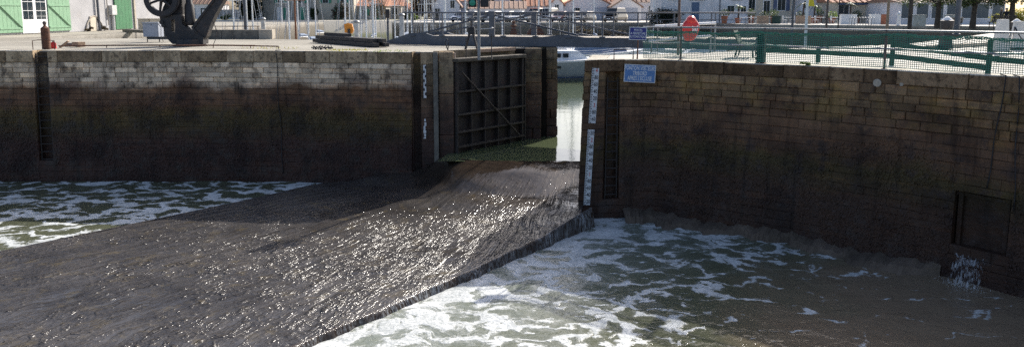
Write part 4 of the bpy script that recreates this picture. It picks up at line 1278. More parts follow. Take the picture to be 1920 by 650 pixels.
# windlasses on the far side of the bridge
for px, w_, lab in ((963, 0.28, 'narrow rusty capstan seen through the bridge railing'), (1018, 0.7, 'broad rusty winch housing seen through the bridge railing')):
    q = PY(px, 66, 35.5)
    t = thing('rusty_winch', lab, 'winch', (q.x - (.35 if px > 1000 else 0), q.y, 0), 0)
    t.scale = (.62,) * 3
    MB().loft([[(-w_, -.4, 0), (w_, -.4, 0), (w_, .4, 0), (-w_, .4, 0)], [(-w_ * .9, -.3, .8), (w_ * .9, -.3, .8), (w_ * .9, .3, .8), (-w_ * .9, .3, .8)], [(-w_ * .35, -.2, 1.25), (w_ * .35, -.2, 1.25), (w_ * .35, .2, 1.25), (-w_ * .35, .2, 1.25)]]).build('housing', 'rust', t)
    MB().lathe([(0.22, 1.2), (0.26, 1.3), (0.12, 1.36), (0.14, 1.6), (0.03, 1.66)], (0, 0, 0), 10).build('drum', 'rust', t)

# ------------------------------------------------------------------ the old crane
cy = P(360, 86).y
def cx(x, y):
    v = PY(x, y, cy); return (v.x - CR.x, v.z)
CR = P(358, 86)
crane = thing('quay_crane', 'old black cast-iron quay crane with spoked gear wheel and slanting jib', 'crane', (CR.x, CR.y, 0))
def prism_px(pts, y0, y1, name, mat='iron_black', hole=None):
    return MB().prism([cx(*p_) for p_ in pts], y0, y1).build(name, mat, crane)
left_frame = [(304, 30), (307, 40), (311.5, 49), (313, 58), (316, 67), (322, 76), (329, 82.5), (388, 82.5), (387.5, 70), (372, 62), (355, 52), (347, 46), (345, 30), (344, 0), (343, -30), (336, -44), (322, -40), (318, 0), (316, 25)]
# main cheek with an open slot: built round the slot
prism_px([(304, 30), (307, 40), (311.5, 49), (313, 58), (316, 67), (322, 76), (329, 82.5), (333, 82.5), (333, 60.5), (327, 58.5), (326, 37), (333.5, 37), (333.5, 28), (304, 28)], -0.28, 0.28, 'cheek')
prism_px([(333.5, 28), (333.5, 37), (333.8, 60.5), (333, 60.5), (333, 82.5), (386, 82.5), (386, 70), (372, 62), (355, 52), (347, 46), (345, 30), (344, 28)], -0.28, 0.28, 'cheek')
prism_px([(304, 28), (344, 28), (344, 0), (343, -30), (336, -44), (322, -40), (316, 0), (309, 14)], -0.16, 0.22, 'upper_frame')
prism_px([(387.5, 72), (371, 62), (362, 52), (370, 41), (395, 8.5), (421, -26), (447, -60), (470, -92), (480, -87), (466, -58), (447, -30), (422, 2), (406, 29), (396, 52), (391, 68)], -0.2, 0.2, 'jib')
for sgn in (-1, 1):
    prism_px([(385, 72), (373, 63), (364, 53), (371, 43), (396, 10), (421, -24), (423, -22), (399, 11), (374, 44), (368, 53), (375, 61), (387, 70)], sgn * 0.2 - 0.05, sgn * 0.2 + 0.05, 'jib_flange')
for (xa, ya, r_) in ((309, 42, 0.09), (312, 48, 0.08)):
    c_ = cx(xa, ya)
    MB().loft([[(c_[0] + r_ * math.cos(t), yy, c_[1] + r_ * math.sin(t)) for t in [6.283 * i / 12 for i in range(12)]] for yy in (-0.33, 0.33)]).build('bearing', 'iron_black', crane)
a = cx(357, 48); b = cx(357, 6)
MB().lathe([(0.20, a[1]), (0.215, a[1] + .15), (0.19, b[1] - .1), (0.13, b[1]), (0.12, b[1] + 0.9)], (a[0], 0, 0), 16).build('counterweight', 'iron_black', crane, smooth=True)
c_ = cx(310.5, -1)
def ring(r0, r1, y0, y1, n=36):
    mb = MB(); loops = []
    for rr, yy in ((r0, y0), (r1, y0), (r1, y1), (r0, y1), (r0, y0)):
        loops.append([(c_[0] + rr * math.cos(6.2832 * i / n), yy, c_[1] + rr * math.sin(6.2832 * i / n)) for i in range(n)])
    return mb.loft(loops, cap=False)
ring(0.50, 0.70, -0.46, -0.30).build('gear_wheel', 'iron_black', crane)
ring(0.66, 0.74, -0.43, -0.33, 60).build('gear_teeth', 'iron_black', crane)
for k in range(6):
    an = 0.35 + k * math.pi / 3
    d = Vector((math.cos(an), 0, math.sin(an)))
    cc = Vector((c_[0], -0.38, c_[1]))
    MB().tube([cc + d * 0.08, cc + d * 0.52], [0.065, 0.045], 6).build('spoke', 'iron_black', crane)
MB().loft([[(c_[0] + r_ * math.cos(t), yy, c_[1] + r_ * math.sin(t)) for t in [6.283 * i / 14 for i in range(14)]] for r_, yy in ((0.11, -0.5), (0.13, -0.44), (0.13, 0.3))]).build('hub', 'iron_black', crane)
MB().lathe([(0.72, 0.0), (0.72, 0.03), (0.60, 0.05), (0.60, 0.10)], (cx(358, 84)[0], 0, 0), 28).build('base_ring', 'iron_black', crane)
MB().lathe([(0.58, 0.10), (0.56, 0.28), (0.5, 0.3)], (cx(358, 84)[0], 0, 0), 28).build('turntable', 'iron_black', crane)
mb = MB(); pts = []
for k in range(10):
    u = k / 9; pts.append((cx(398 + 10 * math.sin(u * 3.0), 0)[0], -0.3, 1.2 - 1.18 * u if u < .95 else 0.03))
MB().tube(pts + [(cx(386, 0)[0], -0.35, 0.02)], 0.014, 5).build('hanging_chain', 'iron_black', crane)
# control cabinet
q = P(289, 79)
cb = thing('control_cabinet', 'pale grey metal control cabinet on bracket arms left of the crane', 'cabinet', (q.x, q.y, 0), R(-4))
MB().box((0, 0, 0.58), (0.76, 0.5, 0.66), bev=0.015).build('body', 'box_grey', cb)
MB().box((0, -0.01, 0.925), (0.80, 0.55, 0.035), bev=0.01).build('lid', 'box_grey', cb)
MB().box((0, -0.256, 0.56), (0.68, 0.012, 0.56)).build('door', 'box_grey', cb)
MB().lathe([(0.02, 0), (0.02, 0.03), (0.005, 0.035)], (0.05, -0.27, 0.8), 8).build('lock', 'iron_black', cb)
MB().box((0.35, 0.05, 0.225), (1.2, 0.1, 0.05)).build('bracket_arm', 'iron_black', cb)
MB().box((0.35, -0.15, 0.225), (1.2, 0.06, 0.05)).build('bracket_arm', 'iron_black', cb)
for sx in (-0.3, 0.3):
    MB().tube([(sx, -0.05, 0.2), (sx, -0.05, 0)], 0.025, 6).build('leg', 'iron_black', cb)
MB().tube([(0.38, -0.2, 0.86), (0.5, -0.2, 0.7), (0.48, -0.22, 0.3), (0.6, -0.25, 0.02)], 0.013, 5).build('cable', 'rubber', cb)

# ------------------------------------------------------------------ small things on the left quay
q = P(83, 92.5)
mp = thing('mooring_post', 'rusty cylindrical mooring post with ball top above the left ladder', 'bollard', (q.x, q.y + .15, 0))
MB().lathe([(0.155, 0), (0.155, 0.78), (0.15, 0.81), (0.075, 0.87), (0.045, 0.90), (0.045, 0.95)], n=18).build('shaft', 'rust', mp, smooth=False)
MB().lathe([(0.02, 0.93), (0.06, 0.96), (0.075, 1.01), (0.055, 1.065), (0.001, 1.085)], n=14).build('ball', 'rust_grey', mp, smooth=True)
a, b = P(62, 93.5), P(103, 93.5)
hh = thing('ladder_hoop', 'thin dark iron hoop straddling the head of the left ladder', 'handrail')
MB().tube([(a.x, a.y, 0), (a.x, a.y, 0.34), (a.x + .2, a.y + .02, 0.37)], 0.016, 6).build('hoop', 'rust', hh)
MB().tube([(b.x, b.y, 0), (b.x, b.y, 0.34), (b.x - .3, b.y + .02, 0.37), (a.x + .2, a.y + .02, .37)], 0.016, 6).build('hoop', 'rust', hh)
q = P(97, 91.5)
rc = thing('red_can', 'crumpled pinkish red container beside the rusty mooring post', 'container', (q.x, q.y + .1, 0), 0.4)
MB().loft([[(-.11, -.09, 0), (.1, -.1, 0), (.11, .09, 0), (-.1, .1, 0)], [(-.13, -.1, .1), (.12, -.09, .1), (.1, .11, .1), (-.12, .09, .1)], [(-.08, -.09, .2), (.11, -.07, .22), (.1, .08, .21), (-.07, .07, .19)], [(-.03, -.04, .26), (.05, -.04, .27), (.04, .04, .26), (-.03, .03, .25)]]).build('body', 'red_plastic', rc)
MB().tube([(.01, 0, .26), (.01, 0, .3)], 0.025, 8).build('cap', 'cloth_grey', rc)
q = P(110, 90)
tag(MB().box((q.x, q.y + .4, 0.13), (0.42, 0.2, 0.05), 0.2, 0.005, ry=R(-38)).build('loose_board', 'timber_pale'), 'pale wooden board leaning near the rusty post', 'board')
q = P(121, 88)
tag(MB().box((q.x, q.y + .4, 0.07), (0.36, 0.25, 0.13), 0.1, 0.015).build('stone_block', 'rust_grey'), 'small dark block lying behind the leaning board', 'block')
q = P(144, 88.5)
tag(MB().box((q.x, q.y + .15, 0.105), (0.42, 0.32, 0.2), R(-28), 0.012).build('timber_block', 'timber_pale'), 'square sawn timber block on the left quay edge', 'block')
# pipe along the edge
ep = thing('edge_pipe', 'long thin rusty pipe on short feet along the left quay edge', 'pipe')
pts = [P(x, y) for x, y in ((110, 91.2), (200, 90.2), (300, 89.8), (400, 90), (470, 90.8), (522, 92))]
MB().tube([(v.x, v.y, 0.10) for v in pts], 0.025, 7).build('tube', 'rust', ep)
MB().tube([(v.x, v.y + 0.5, 0.09) for v in pts[:-1]], 0.022, 7).build('tube', 'rust', ep)
for v in pts[1:]:
    MB().tube([(v.x, v.y, 0), (v.x, v.y, 0.1)], 0.018, 6).build('foot', 'rust', ep)
# seaweed and debris clump, weeds
rg = random.Random(12)
q = P(602, 93.5); mb = MB()
for k in range(40):
    a = Vector((rg.gauss(0, .2), rg.gauss(0, .08), rg.uniform(.0, .08))); mb.tube([a, a + Vector((rg.uniform(-.12, .12), rg.uniform(-.08, .08), rg.uniform(.0, .13)))], [0.025, 0.012], 4)
o = mb.build('rope_heap', 'iron_black', loc=(q.x, q.y + .1, 0)); o['kind'] = 'stuff'; tag(o, 'small dark heap of weed or rope on the left coping', 'rope heap')
for i, (xa, xb, y_, n_) in enumerate(((612, 690, 95.2, 150), (450, 560, 91, 50), (700, 765, 96.5, 50))):
    mb = MB()
    for k in range(n_):
        v = P(rg.uniform(xa, xb), y_ + rg.gauss(0, 1.0)); hgt = rg.uniform(.03, .10)
        d = Vector((rg.gauss(0, .03), rg.gauss(0, .03), hgt))
        mb.add([v + Vector((-.012, 0, 0)), v + Vector((.012, 0, 0)), v + d], [(0, 1, 2)])
    o = mb.build('grass_tufts', 'leaf_yellow' if i != 2 else 'leaf_bright'); o['kind'] = 'stuff'
    tag(o, ('yellow-green grass tufts along the coping right of the rope heap', 'sparse grass tufts on the coping left of the rope heap', 'thin grass on the coping by the lock pier')[i], 'grass')
# stack of sheet timbers
ts = thing('timber_stack', 'low stack of long dark timbers lying on the left quay', 'timber stack')
a, b = P(592, 79.5), P(704, 89)
d = b - a; aa = math.atan2(d.y, d.x)
for k, (o_, z, l, sh) in enumerate(((0.0, 0.09, 1.0, 0), (0.24, 0.09, 0.98, -.1), (0.48, 0.09, 1.0, .05), (0.1, 0.26, 0.92, -.1), (0.36, 0.26, 0.95, .15), (0.3, 0.40, 0.4, -1.3))):
    n = Vector((-math.sin(aa), math.cos(aa), 0))
    c_ = (a + b) / 2 + n * o_ + Vector((math.cos(aa), math.sin(aa), 0)) * sh
    MB().box((c_.x, c_.y, z), (d.length * l, 0.21, 0.155), aa + rnd.uniform(-.03, .03), 0.012).build('timber', 'timber_dark', ts)
# orange-headed post
q = P(654, 75)
op = thing('orange_post', 'orange plastic head on a short black post behind the timber stack', 'post', (q.x, q.y, 0))
MB().box((0.02, 0, 0.28), (0.13, 0.12, 0.56), bev=0.02).build('post', 'iron_black', op)
MB().loft([[(x, y, z) for x, z in ((-.22, .36), (.17, .32), (.24, .5), (.16, .82), (-.04, .86), (-.24, .8))] for y in (0.08, 0.2)]).build('head', 'orange_plastic', op)
# service bollards
for (px, py, hh, lab) in ((668, 77, 0.95, 'white service bollard with domed cap right of the orange post'), (481, 72.5, 1.05, 'white service bollard behind the low concrete wall'), (753, 80, 1.3, 'pale service bollard with domed cap at the bridge end')):
    q = P(px, py)
    t = thing('service_bollard', lab, 'bollard', (q.x, q.y + (1.2 if px == 481 else 0.2), 0))
    MB().lathe([(0.13, 0), (0.12, hh * .3), (0.115, hh - .05)], n=14).build('shaft', 'cast_pale', t)
    MB().lathe([(0.15, hh - .06), (0.16, hh), (0.10, hh + .06), (0.001, hh + .08)], n=14).build('cap', 'galvanised', t)
# low concrete wall
lw_ = thing('low_wall', 'low dark concrete wall on the left quay right of the crane', 'wall')
a = P(510, 73.2); 
MB().box((a.x - 0.35, a.y + .3, 0.24), (0.72, 0.6, 0.5), bev=0.02).build('sunlit_end_block', 'concrete_pale', lw_)  # sunlight on the wall's right end, put in as paler concrete
for k in range(3):
    MB().box((a.x - 1.72 - 2.0 * k, a.y + .3, 0.235), (1.985, 0.5, 0.48), bev=0.02).build('block', 'concrete_old', lw_)
MB().tube([(a.x - 6.5, a.y + .5, 0.66), (a.x - .8, a.y + .5, 0.66)], 0.02, 6).build('thin_rail', 'rust', lw_)
for k in range(5):
    MB().tube([(a.x - .9 - 1.35 * k, a.y + .5, 0.45), (a.x - .9 - 1.35 * k, a.y + .5, 0.68)], 0.018, 6).build('rail_stub', 'rust', lw_)
q = P(447, 71)
t = thing('lamp_pole', 'tall dark grey pole rising behind the low concrete wall', 'pole', (q.x, q.y + 1.2, 0))
MB().tube([(0, 0, 0), (0, 0, 5.5)], [0.09, 0.06], 10).build('shaft', 'steel_grey', t)
MB().lathe([(0.14, 0), (0.14, 0.05), (0.1, 0.08)], n=12).build('foot', 'steel_grey', t)
# kerb behind the crane with cream boxes
kb = MB()
q = P(235, 60); q1 = P(330, 66)
kb.box(((q.x + q1.x) / 2, (q.y + q1.y) / 2, 0.1), ((q1 - q).length, 0.4, 0.2), math.atan2(q1.y - q.y, q1.x - q.x), 0.03)
tag(kb.build('kerb', 'concrete_old'), 'low concrete kerb running behind the control cabinet', 'kerb')
for i, (px, lab) in enumerate(((272, 'cream box standing against the shed behind the cabinet, left one'), (294, 'cream box against the shed, partly behind the crane'))):
    q = P(px, 56); t = thing('cream_box', lab, 'box', (q.x, q.y, 0), 0.2)
    MB().box((0, 0, 0.42), (0.85, 0.6, 0.84), bev=0.02).build('body', 'cream_wall', t)
    MB().box((0, 0, 0.87), (0.9, 0.65, 0.05), bev=0.01).build('lid', 'cream_wall', t)

# ------------------------------------------------------------------ white shed with green shutters
SX = -31.6
def sy(px): return -SX * F / (W / 2 - px) * 1.0
shed = thing('harbour_shed', 'white harbour shed with green shutters and glazed door at the left', 'building', (SX, 0, 0))
y0s, y1s = 36.0, 72.0
MB().box((-4.0, (y0s + y1s) / 2, 2.6), (8.0, y1s - y0s, 5.2)).build('wall', 'shed_wall', shed)
MB().loft([[(-8.3, y0s - .3, 5.1), (0.35, y0s - .3, 5.1), (-4, y0s - .3, 7.0)], [(-8.3, y1s + .3, 5.1), (0.35, y1s + .3, 5.1), (-4, y1s + .3, 7.0)]]).build('roof', 'roof_tile', shed)
def leaf(ya, yb, z0, z1, name, mat, planks=6, brace=True):
    ob = MB().box((0.05, (ya + yb) / 2, (z0 + z1) / 2), (0.05, yb - ya, z1 - z0)).build(name, mat, shed)
    for k in range(planks):
        w_ = (yb - ya) / planks
        MB().box((0.085, ya + w_ * (k + .5), (z0 + z1) / 2), (0.03, w_ - 0.02, z1 - z0 - 0.01)).build('plank', mat, ob)
    if brace:
        for z in (z0 + 0.28, z0 + 1.75):
            MB().box((0.115, (ya + yb) / 2, z), (0.035, yb - ya - .1, 0.12)).build('crossbar', mat, ob)
        MB().tube([(0.118, ya + .15, z0 + 1.7), (0.118, yb - .15, z0 + 0.3)], 0.06, 4).build('brace', mat, ob)
    return ob
leaf(sy(2), sy(47), 0.12, 2.95, 'shutter', 'green_paint')
leaf(sy(96), sy(137), 0.12, 2.95, 'shutter', 'green_paint')
leaf(sy(221), sy(252), 0.05, 3.0, 'green_door', 'green_dark_paint', 5, False)
dA, dB = sy(47.5), sy(95.5)
dr = MB().box((0.03, (dA + dB) / 2, 1.5), (0.04, dB - dA, 2.9)).build('glazed_door', 'white_paint', shed)
for i in range(2):
    hw = (dB - dA) / 2
    for j in range(2):
        for k in range(3):
            yc = dA + hw * i + 0.14 + (hw - 0.28) * (j + .5) / 2
            MB().box((0.055, yc, 1.22 + 0.58 * k), (0.02, (hw - .28) / 2 - .06, 0.53)).build('pane', 'window_dark', dr)
MB().box((0.06, sy(258), 1.6), (0.1, 0.25, 3.2)).build('door_jamb', 'concrete_pale', shed)
bx = MB().box((0.16, sy(215), 1.55), (0.3, 0.75, 0.75), bev=0.03).build('meter_box', 'cast_pale', shed)
MB().tube([(0.12, sy(215.5), 0), (0.12, sy(215.5), 1.2)], 0.14, 8).build('conduit', 'cast_pale', bx)
MB().tube([(0.1, sy(207), 0.4), (0.1, sy(206), 4.5)], 0.04, 6).build('drainpipe', 'concrete_pale', shed)
ar = MB(); pts = [(0.06, sy(165) + (sy(197) - sy(165)) * u, 0.1 + 1.0 * math.sin(math.pi * u) ** .7) for u in [k / 14 for k in range(15)]]
ar.tube(pts, 0.06, 6); ar.build('arch_moulding', 'concrete_pale', shed)
MB().box((0.05, sy(180), 0.55), (0.06, 0.9, 1.1)).build('cream_panel', 'cream_wall', shed)
q = P(184.5, 58)
t = thing('dark_pole', 'slim dark purple-grey pole in front of the white shed wall', 'pole', (q.x + .1, q.y, 0))
MB().tube([(0, 0, 0), (-.02, 0, 4.5)], 0.09, 8).build('shaft', 'steel_grey', t)
MB().lathe([(0.14, 0), (0.14, 0.04), (0.09, 0.06)], n=10).build('foot', 'steel_grey', t)
q = P(4, 65)
t = thing('white_pipe', 'white upright pipe at the left edge of the picture', 'pipe', (q.x + .1, q.y, 0))
MB().tube([(0, 0, 0), (-.02, 0, 2.2)], 0.1, 10).build('shaft', 'white_paint', t)
MB().lathe([(0.15, 0), (0.15, 0.05), (0.1, 0.08)], n=10).build('foot', 'white_paint', t)
for i, (px, lab) in enumerate(((165, 'small weed at the foot of the shed wall left of the pole'), (193, 'small weed at the foot of the shed wall right of the pole'))):
    q = P(px, 58); plant('wall_weed', lab, 'plant', (SX + .3, sy(px), 0), (0.2, 0.5, 0.2), 150, 0.07, 'leaf_brown', 20 + i)

# ------------------------------------------------------------------ houses
def win(par, x, z, w_, h_, y, mat='window_dark', shutters=None):
    fr = MB().box((x, y - 0.02, z), (w_ + .16, 0.08, h_ + .16)).build('window', 'white_paint', par)
    for s in (-1, 1):
        MB().box((x + s * w_ / 4, y - 0.065, z), (w_ / 2 - .04, 0.03, h_)).build('pane', mat, fr)
    if shutters:
        for s in (-1, 1):
            MB().box((x + s * (w_ / 2 + .32), y - 0.06, z), (0.46, 0.05, h_ + .1)).build('shutter', shutters, par)
def house(label, px0, px1, dist, eave, ridge, wall='white_wall', roof='roof_tile', gable=False, depth=8.0, wins=(), doors=(), chimney=None, name='house', cat='house', z0=0.0):
    """gable=True: the gable end faces us"""
    xa, xb = PY(px0, 30, dist).x, PY(px1, 30, dist).x
    t = thing(name, label, cat, ((xa + xb) / 2, dist, z0))
    w_ = xb - xa; h2 = w_ / 2
    if gable:
        MB().prism([(-h2, 0), (h2, 0), (h2, eave), (0, ridge), (-h2, eave)], 0, depth).build('wall', wall, t)
        th = 0.18; k = 0.35
        sl = (ridge - eave) / h2
        for s in (-1, 1):
            MB().prism([(0, ridge + 0.03), (0, ridge + 0.03 + th), (s * (h2 + k), eave - sl * k + 0.03 + th), (s * (h2 + k), eave - sl * k + 0.03)], -0.25, depth + .25).build('roof_slope', roof, t)
    else:
        MB().box((0, depth / 2, eave / 2), (w_, depth, eave)).build('wall', wall, t)
        r_ = MB().loft([[(-h2 - .25, -.3, eave), (-h2 - .25, depth / 2, ridge), (-h2 - .25, depth + .3, eave)], [(h2 + .25, -.3, eave), (h2 + .25, depth / 2, ridge), (h2 + .25, depth + .3, eave)]]).build('roof', roof, t)
        nr_ = max(4, int(w_ / 0.7))
        tr = MB()
        sl = math.atan2(ridge - eave, depth / 2 + .3)
        for k in range(nr_):
            x = -h2 - .2 + (w_ + .4) * (k + .5) / nr_
            tr.tube([(x, -.33, eave + .02), (x, depth / 2, ridge + .04)], 0.09, 5)
        tr.build('tile_ridges', roof, r_)
    for wv_ in wins:
        win(t, wv_[0], wv_[1], wv_[2], wv_[3], 0.0, shutters=wv_[4] if len(wv_) > 4 else None)
    for (x, w2, h3, mat) in doors:
        d_ = MB().box((x, -0.03, h3 / 2), (w2, 0.07, h3)).build('door', mat, t)
        MB().box((x + w2 * .35, -0.09, h3 * .45), (0.06, 0.06, 0.12)).build('handle', 'iron_black', d_)
    if chimney is not None:
        MB().box((chimney, depth * .45, ridge + .3), (0.6, 0.6, 1.4), bev=0.03).build('chimney', wall, t)
    return t
GS = 'green_shutter'
house('tile-roofed house behind a pale fence, seen through the crane', 352, 402, 150, 2.9, 5.2, 'white_wall', 'roof_brown', wins=((0.5, 1.5, 1.0, 1.2),), doors=((-1.6, 1, 2.1, 'window_pale'),))
fw = thing('garden_wall', 'long pale garden wall with railings behind the masts at the left', 'wall', (-49, 140, 0))
MB().box((0, 0, 0.9), (17, 0.3, 1.8)).build('wall', 'white_wall', fw)
for k in range(20):
    MB().box((-7.8 + .3 * k, -0.3, 1.4), (0.06, 0.06, 2.2)).build('bar', 'iron_black', fw)
house('old grey stone house with green shutters behind the left masts', 492, 592, 133, 6.2, 8.4, 'stone_house', 'roof_brown',
      wins=((-1.4, 3.7, 1.0, 1.5, GS), (2.2, 3.7, 1.0, 1.5, GS)), doors=((-1.6, 1.0, 2.2, 'white_paint'), (-.7, .5, 2.1, GS), (2.4, 0.9, 2.2, GS)), chimney=2)
house('ochre-fronted old house with dark creeper behind the brown mast', 592, 664, 134, 6.2, 8.4, 'cream_wall', 'roof_brown',
      wins=((-1.6, 3.7, 1.0, 1.5, GS), (1.6, 3.7, 1.0, 1.5, GS)), doors=((0.6, 1.3, 2.3, GS),), chimney=-2)
house('low house with orange tiled roof right of the old stone houses', 664, 724, 136, 2.4, 3.9, 'stone_house', 'roof_tile', wins=((-1, 1.3, .8, 1.0, GS),), doors=((1.2, 1, 2.0, GS),))
house('small house with red hipped roof behind the bare shrub', 716, 752, 142, 2.5, 4.4, 'stone_house', 'roof_tile', wins=((0.6, 1.5, 1.1, 1.2),))
house('low orange-roofed outbuilding left of the white gabled house', 735, 770, 150, 1.8, 3.1, 'white_wall', 'roof_tile', wins=((0, 1.0, .8, .8),))
house('white gabled house with brown roof beyond the bridge railing', 812, 862, 122, 2.5, 5.2, 'white_wall', 'roof_brown', gable=True, wins=((1.0, 2.6, .7, 1.2),), doors=((-1.4, .9, 1.9, 'window_dark'),))
house('white house with two upper windows just left of the signal light', 850, 884, 127, 3.2, 4.6, 'white_wall', 'roof_tile', wins=((-.8, 2.2, .7, 1.1), (1, 2.2, .7, 1.1)))
house('white house with grey-green shutter right of the signal light', 884, 978, 128, 3.9, 5.6, 'white_wall', 'roof_brown', wins=((-1.0, 2.9, 1.3, 1.0), (2.6, 2.9, .8, 1.0)))
house('low white house with long brown roof in front of the shuttered house', 880, 985, 118, 1.9, 3.1, 'white_wall', 'roof_brown', wins=((-3, 1.1, .9, .9), (3, 1.1, .9, .9)))
house('pale house with wide orange tiled roof behind the orange van', 985, 1052, 122, 2.3, 4.3, 'white_wall', 'roof_tile', wins=((1.5, 1.4, .9, 1.0), (-1.5, 1.4, .9, 1.0)))
house('small white dormer house with a single dark window', 1032, 1056, 117, 2.6, 3.6, 'white_wall', 'roof_tile', gable=True, wins=((0.0, 2.1, .6, .8),))
house('broad white gabled house with orange roof behind dark parked cars', 1052, 1150, 121, 2.3, 4.4, 'white_wall', 'roof_tile', gable=True, doors=((2.2, 2.0, 2.1, 'box_grey'),), wins=((-1.6, 1.5, 1, 1),))
house('pale gabled outbuilding with brown roof behind the black pickup', 1148, 1202, 117, 2.2, 3.6, 'white_wall', 'roof_brown', gable=True, doors=((0.6, 2.2, 2.0, 'box_grey'),))
house('house with steep orange roof behind the gabled outbuilding', 1120, 1180, 134, 3.2, 5.4, 'white_wall', 'roof_tile', wins=((0, 2, 1, 1),))
house('brown-roofed house between the black van and the white boarded building', 1192, 1250, 125, 3.0, 4.8, 'white_wall', 'roof_brown', wins=((0, 1.9, 1, 1),))
# right-hand buildings
wb = house('white boarded building with blue door and notice boards on the right', 1240, 1402, 96, 5.2, 7.4, 'white_wall', 'roof_brown', doors=((-1.2, 0.95, 2.6, 'tarp_blue'),), name='building', cat='building',
      wins=((3.3, 1.7, .9, .9), (4.9, 1.7, .7, .8), (-4.2, 3.4, 1, 1)))
MB().tube([(1.9, -0.08, 0), (1.9, -0.08, 5)], 0.06, 6).build('drainpipe', 'steel_grey', wb)
for x in (-1.0, 4.0):
    nb = MB().box((x, -0.06, 3.25), (2.0 if x < 0 else 1.4, 0.08, 0.75)).build('notice_board', 'steel_grey', wb)
    MB().box((x, -0.115, 3.25), (1.88 if x < 0 else 1.28, 0.03, 0.63)).build('notice_face', 'print_white', nb)
house('cream terrace house with dark shutters behind the white tables', 1402, 1500, 97, 5.6, 7.6, 'cream_wall', 'roof_tile', wins=((-2.9, 2.3, .8, 1.4), (-1.0, 2.0, .8, 1.6), (0.9, 2.3, 1.0, 1.4, 'hull_blue'), (2.7, 2.3, .8, 1.4)), name='building', cat='building')
house('small white rendered house right of the cream terrace house', 1500, 1552, 95, 3.2, 4.8, 'white_wall', 'roof_tile', wins=((-1.0, 2.3, .7, .9), (.8, 1.6, .9, 1.1)), name='building', cat='building')
rs = house('low tiled restaurant with pale french doors and dark fascia', 1552, 1690, 92, 2.55, 4.0, 'cream_wall', 'roof_tile', name='restaurant', cat='building', wins=((1.1, 1.5, 1.6, 1.7), (-2.6, 1.5, 1.2, 1.5)))
MB().box((0.4, -0.25, 2.35), (7.4, 0.5, 0.16)).build('fascia', 'hull_blue', rs)
MB().box((3.7, -0.05, 1.25), (1.9, 0.06, 2.3)).build('dark_opening', 'window_dark', rs)
gl = house('long low glass-fronted building behind the trees at the right', 1686, 1884, 84, 2.5, 3.1, 'white_wall', 'roof_brown', name='glass_pavilion', cat='building')
wbn = (PY(1884, 30, 84).x - PY(1686, 30, 84).x)
for k in range(7):
    x = -wbn / 2 + wbn * (k + .5) / 7
    f2 = MB().box((x, -0.03, 1.45), (wbn / 7 - .25, 0.07, 1.75)).build('window', 'white_paint', gl)
    MB().box((x, -0.08, 1.5), (wbn / 7 - .42, 0.03, 1.55)).build('pane', 'window_pale', f2)

# hedges, shrubs, cypress
plant('cypress', 'tall dark evergreen mass rising behind the garden wall', 'tree', (PY(470, 38, 130).x, 130, 0), (2.6, 1.6, 3.4), 3600, 0.22, 'leaf_cypress', 3)
plant('hedge', 'dark clipped hedge beside the white boarded building', 'hedge', (PY(1246, 40, 94).x, 94, 0), (2.3, .8, 1.05), 1800, 0.12, 'leaf_cypress', 4)
plant('hedge', 'dark hedge between the low orange houses at the left', 'hedge', (PY(762, 38, 128).x, 128, 0), (1.4, .8, .8), 700, 0.12, 'leaf_dark', 5)
plant('creeper', 'bare brown creeper on the ochre house front', 'shrub', (PY(640, 38, 131.5).x, 131.5, 0), (1.8, .5, 1.8), 900, 0.15, 'leaf_brown', 6)
plant('creeper', 'dark ivy shrub between the two old houses', 'shrub', (PY(588, 38, 131.5).x, 131.5, 0), (1.2, .5, 1.4), 700, 0.15, 'leaf_dark', 7)
plant('bush', 'bare brown bush right of the ochre house', 'shrub', (PY(706, 38, 130).x, 130, 0), (1.6, .8, 2.4), 900, 0.13, 'leaf_brown', 8)
plant('bush', 'bright yellow-green bush behind the bridge end', 'shrub', (PY(778, 38, 126).x, 126, 0), (.75, .6, .7), 500, 0.1, 'leaf_bright', 9)
plant('bush', 'low green bush behind the crane jib', 'shrub', (PY(416, 38, 126).x, 128, 0), (1.2, .6, .6), 500, 0.1, 'leaf_mid', 10)
plant('bush', 'yellow-green garden bush at the far right edge', 'shrub', (PY(1905, 45, 70).x, 70, 0.03), (2.2, .9, .95), 1800, 0.09, 'leaf_yellow', 11)
plant('bush', 'reddish scrub on the quay wall behind the bridge', 'shrub', (PY(1092, 50, 99.5).x, 99.8, -2.2), (2.0, .6, 1.0), 900, 0.1, 'leaf_brown', 12)
plant('bush', 'sparse scrub on the quay wall behind the navy sign', 'shrub', (PY(1150, 50, 99.5).x, 99.8, -2.2), (1.8, .6, .9), 700, 0.1, 'leaf_brown', 13)
for i, px in enumerate((1000, 880, 1215)):
    plant('far_tree', ('dark tree top behind the orange-roofed houses', 'bare brown tree top behind the white gabled house', 'dark tree top behind the steep orange roof')[i], 'tree', (PY((1000, 800, 1160)[i], 20, 150).x, 150, 0), (3.5, 3, 3.0), 1600, 0.3, ('leaf_dark', 'leaf_brown', 'leaf_dark')[i], 60 + i)

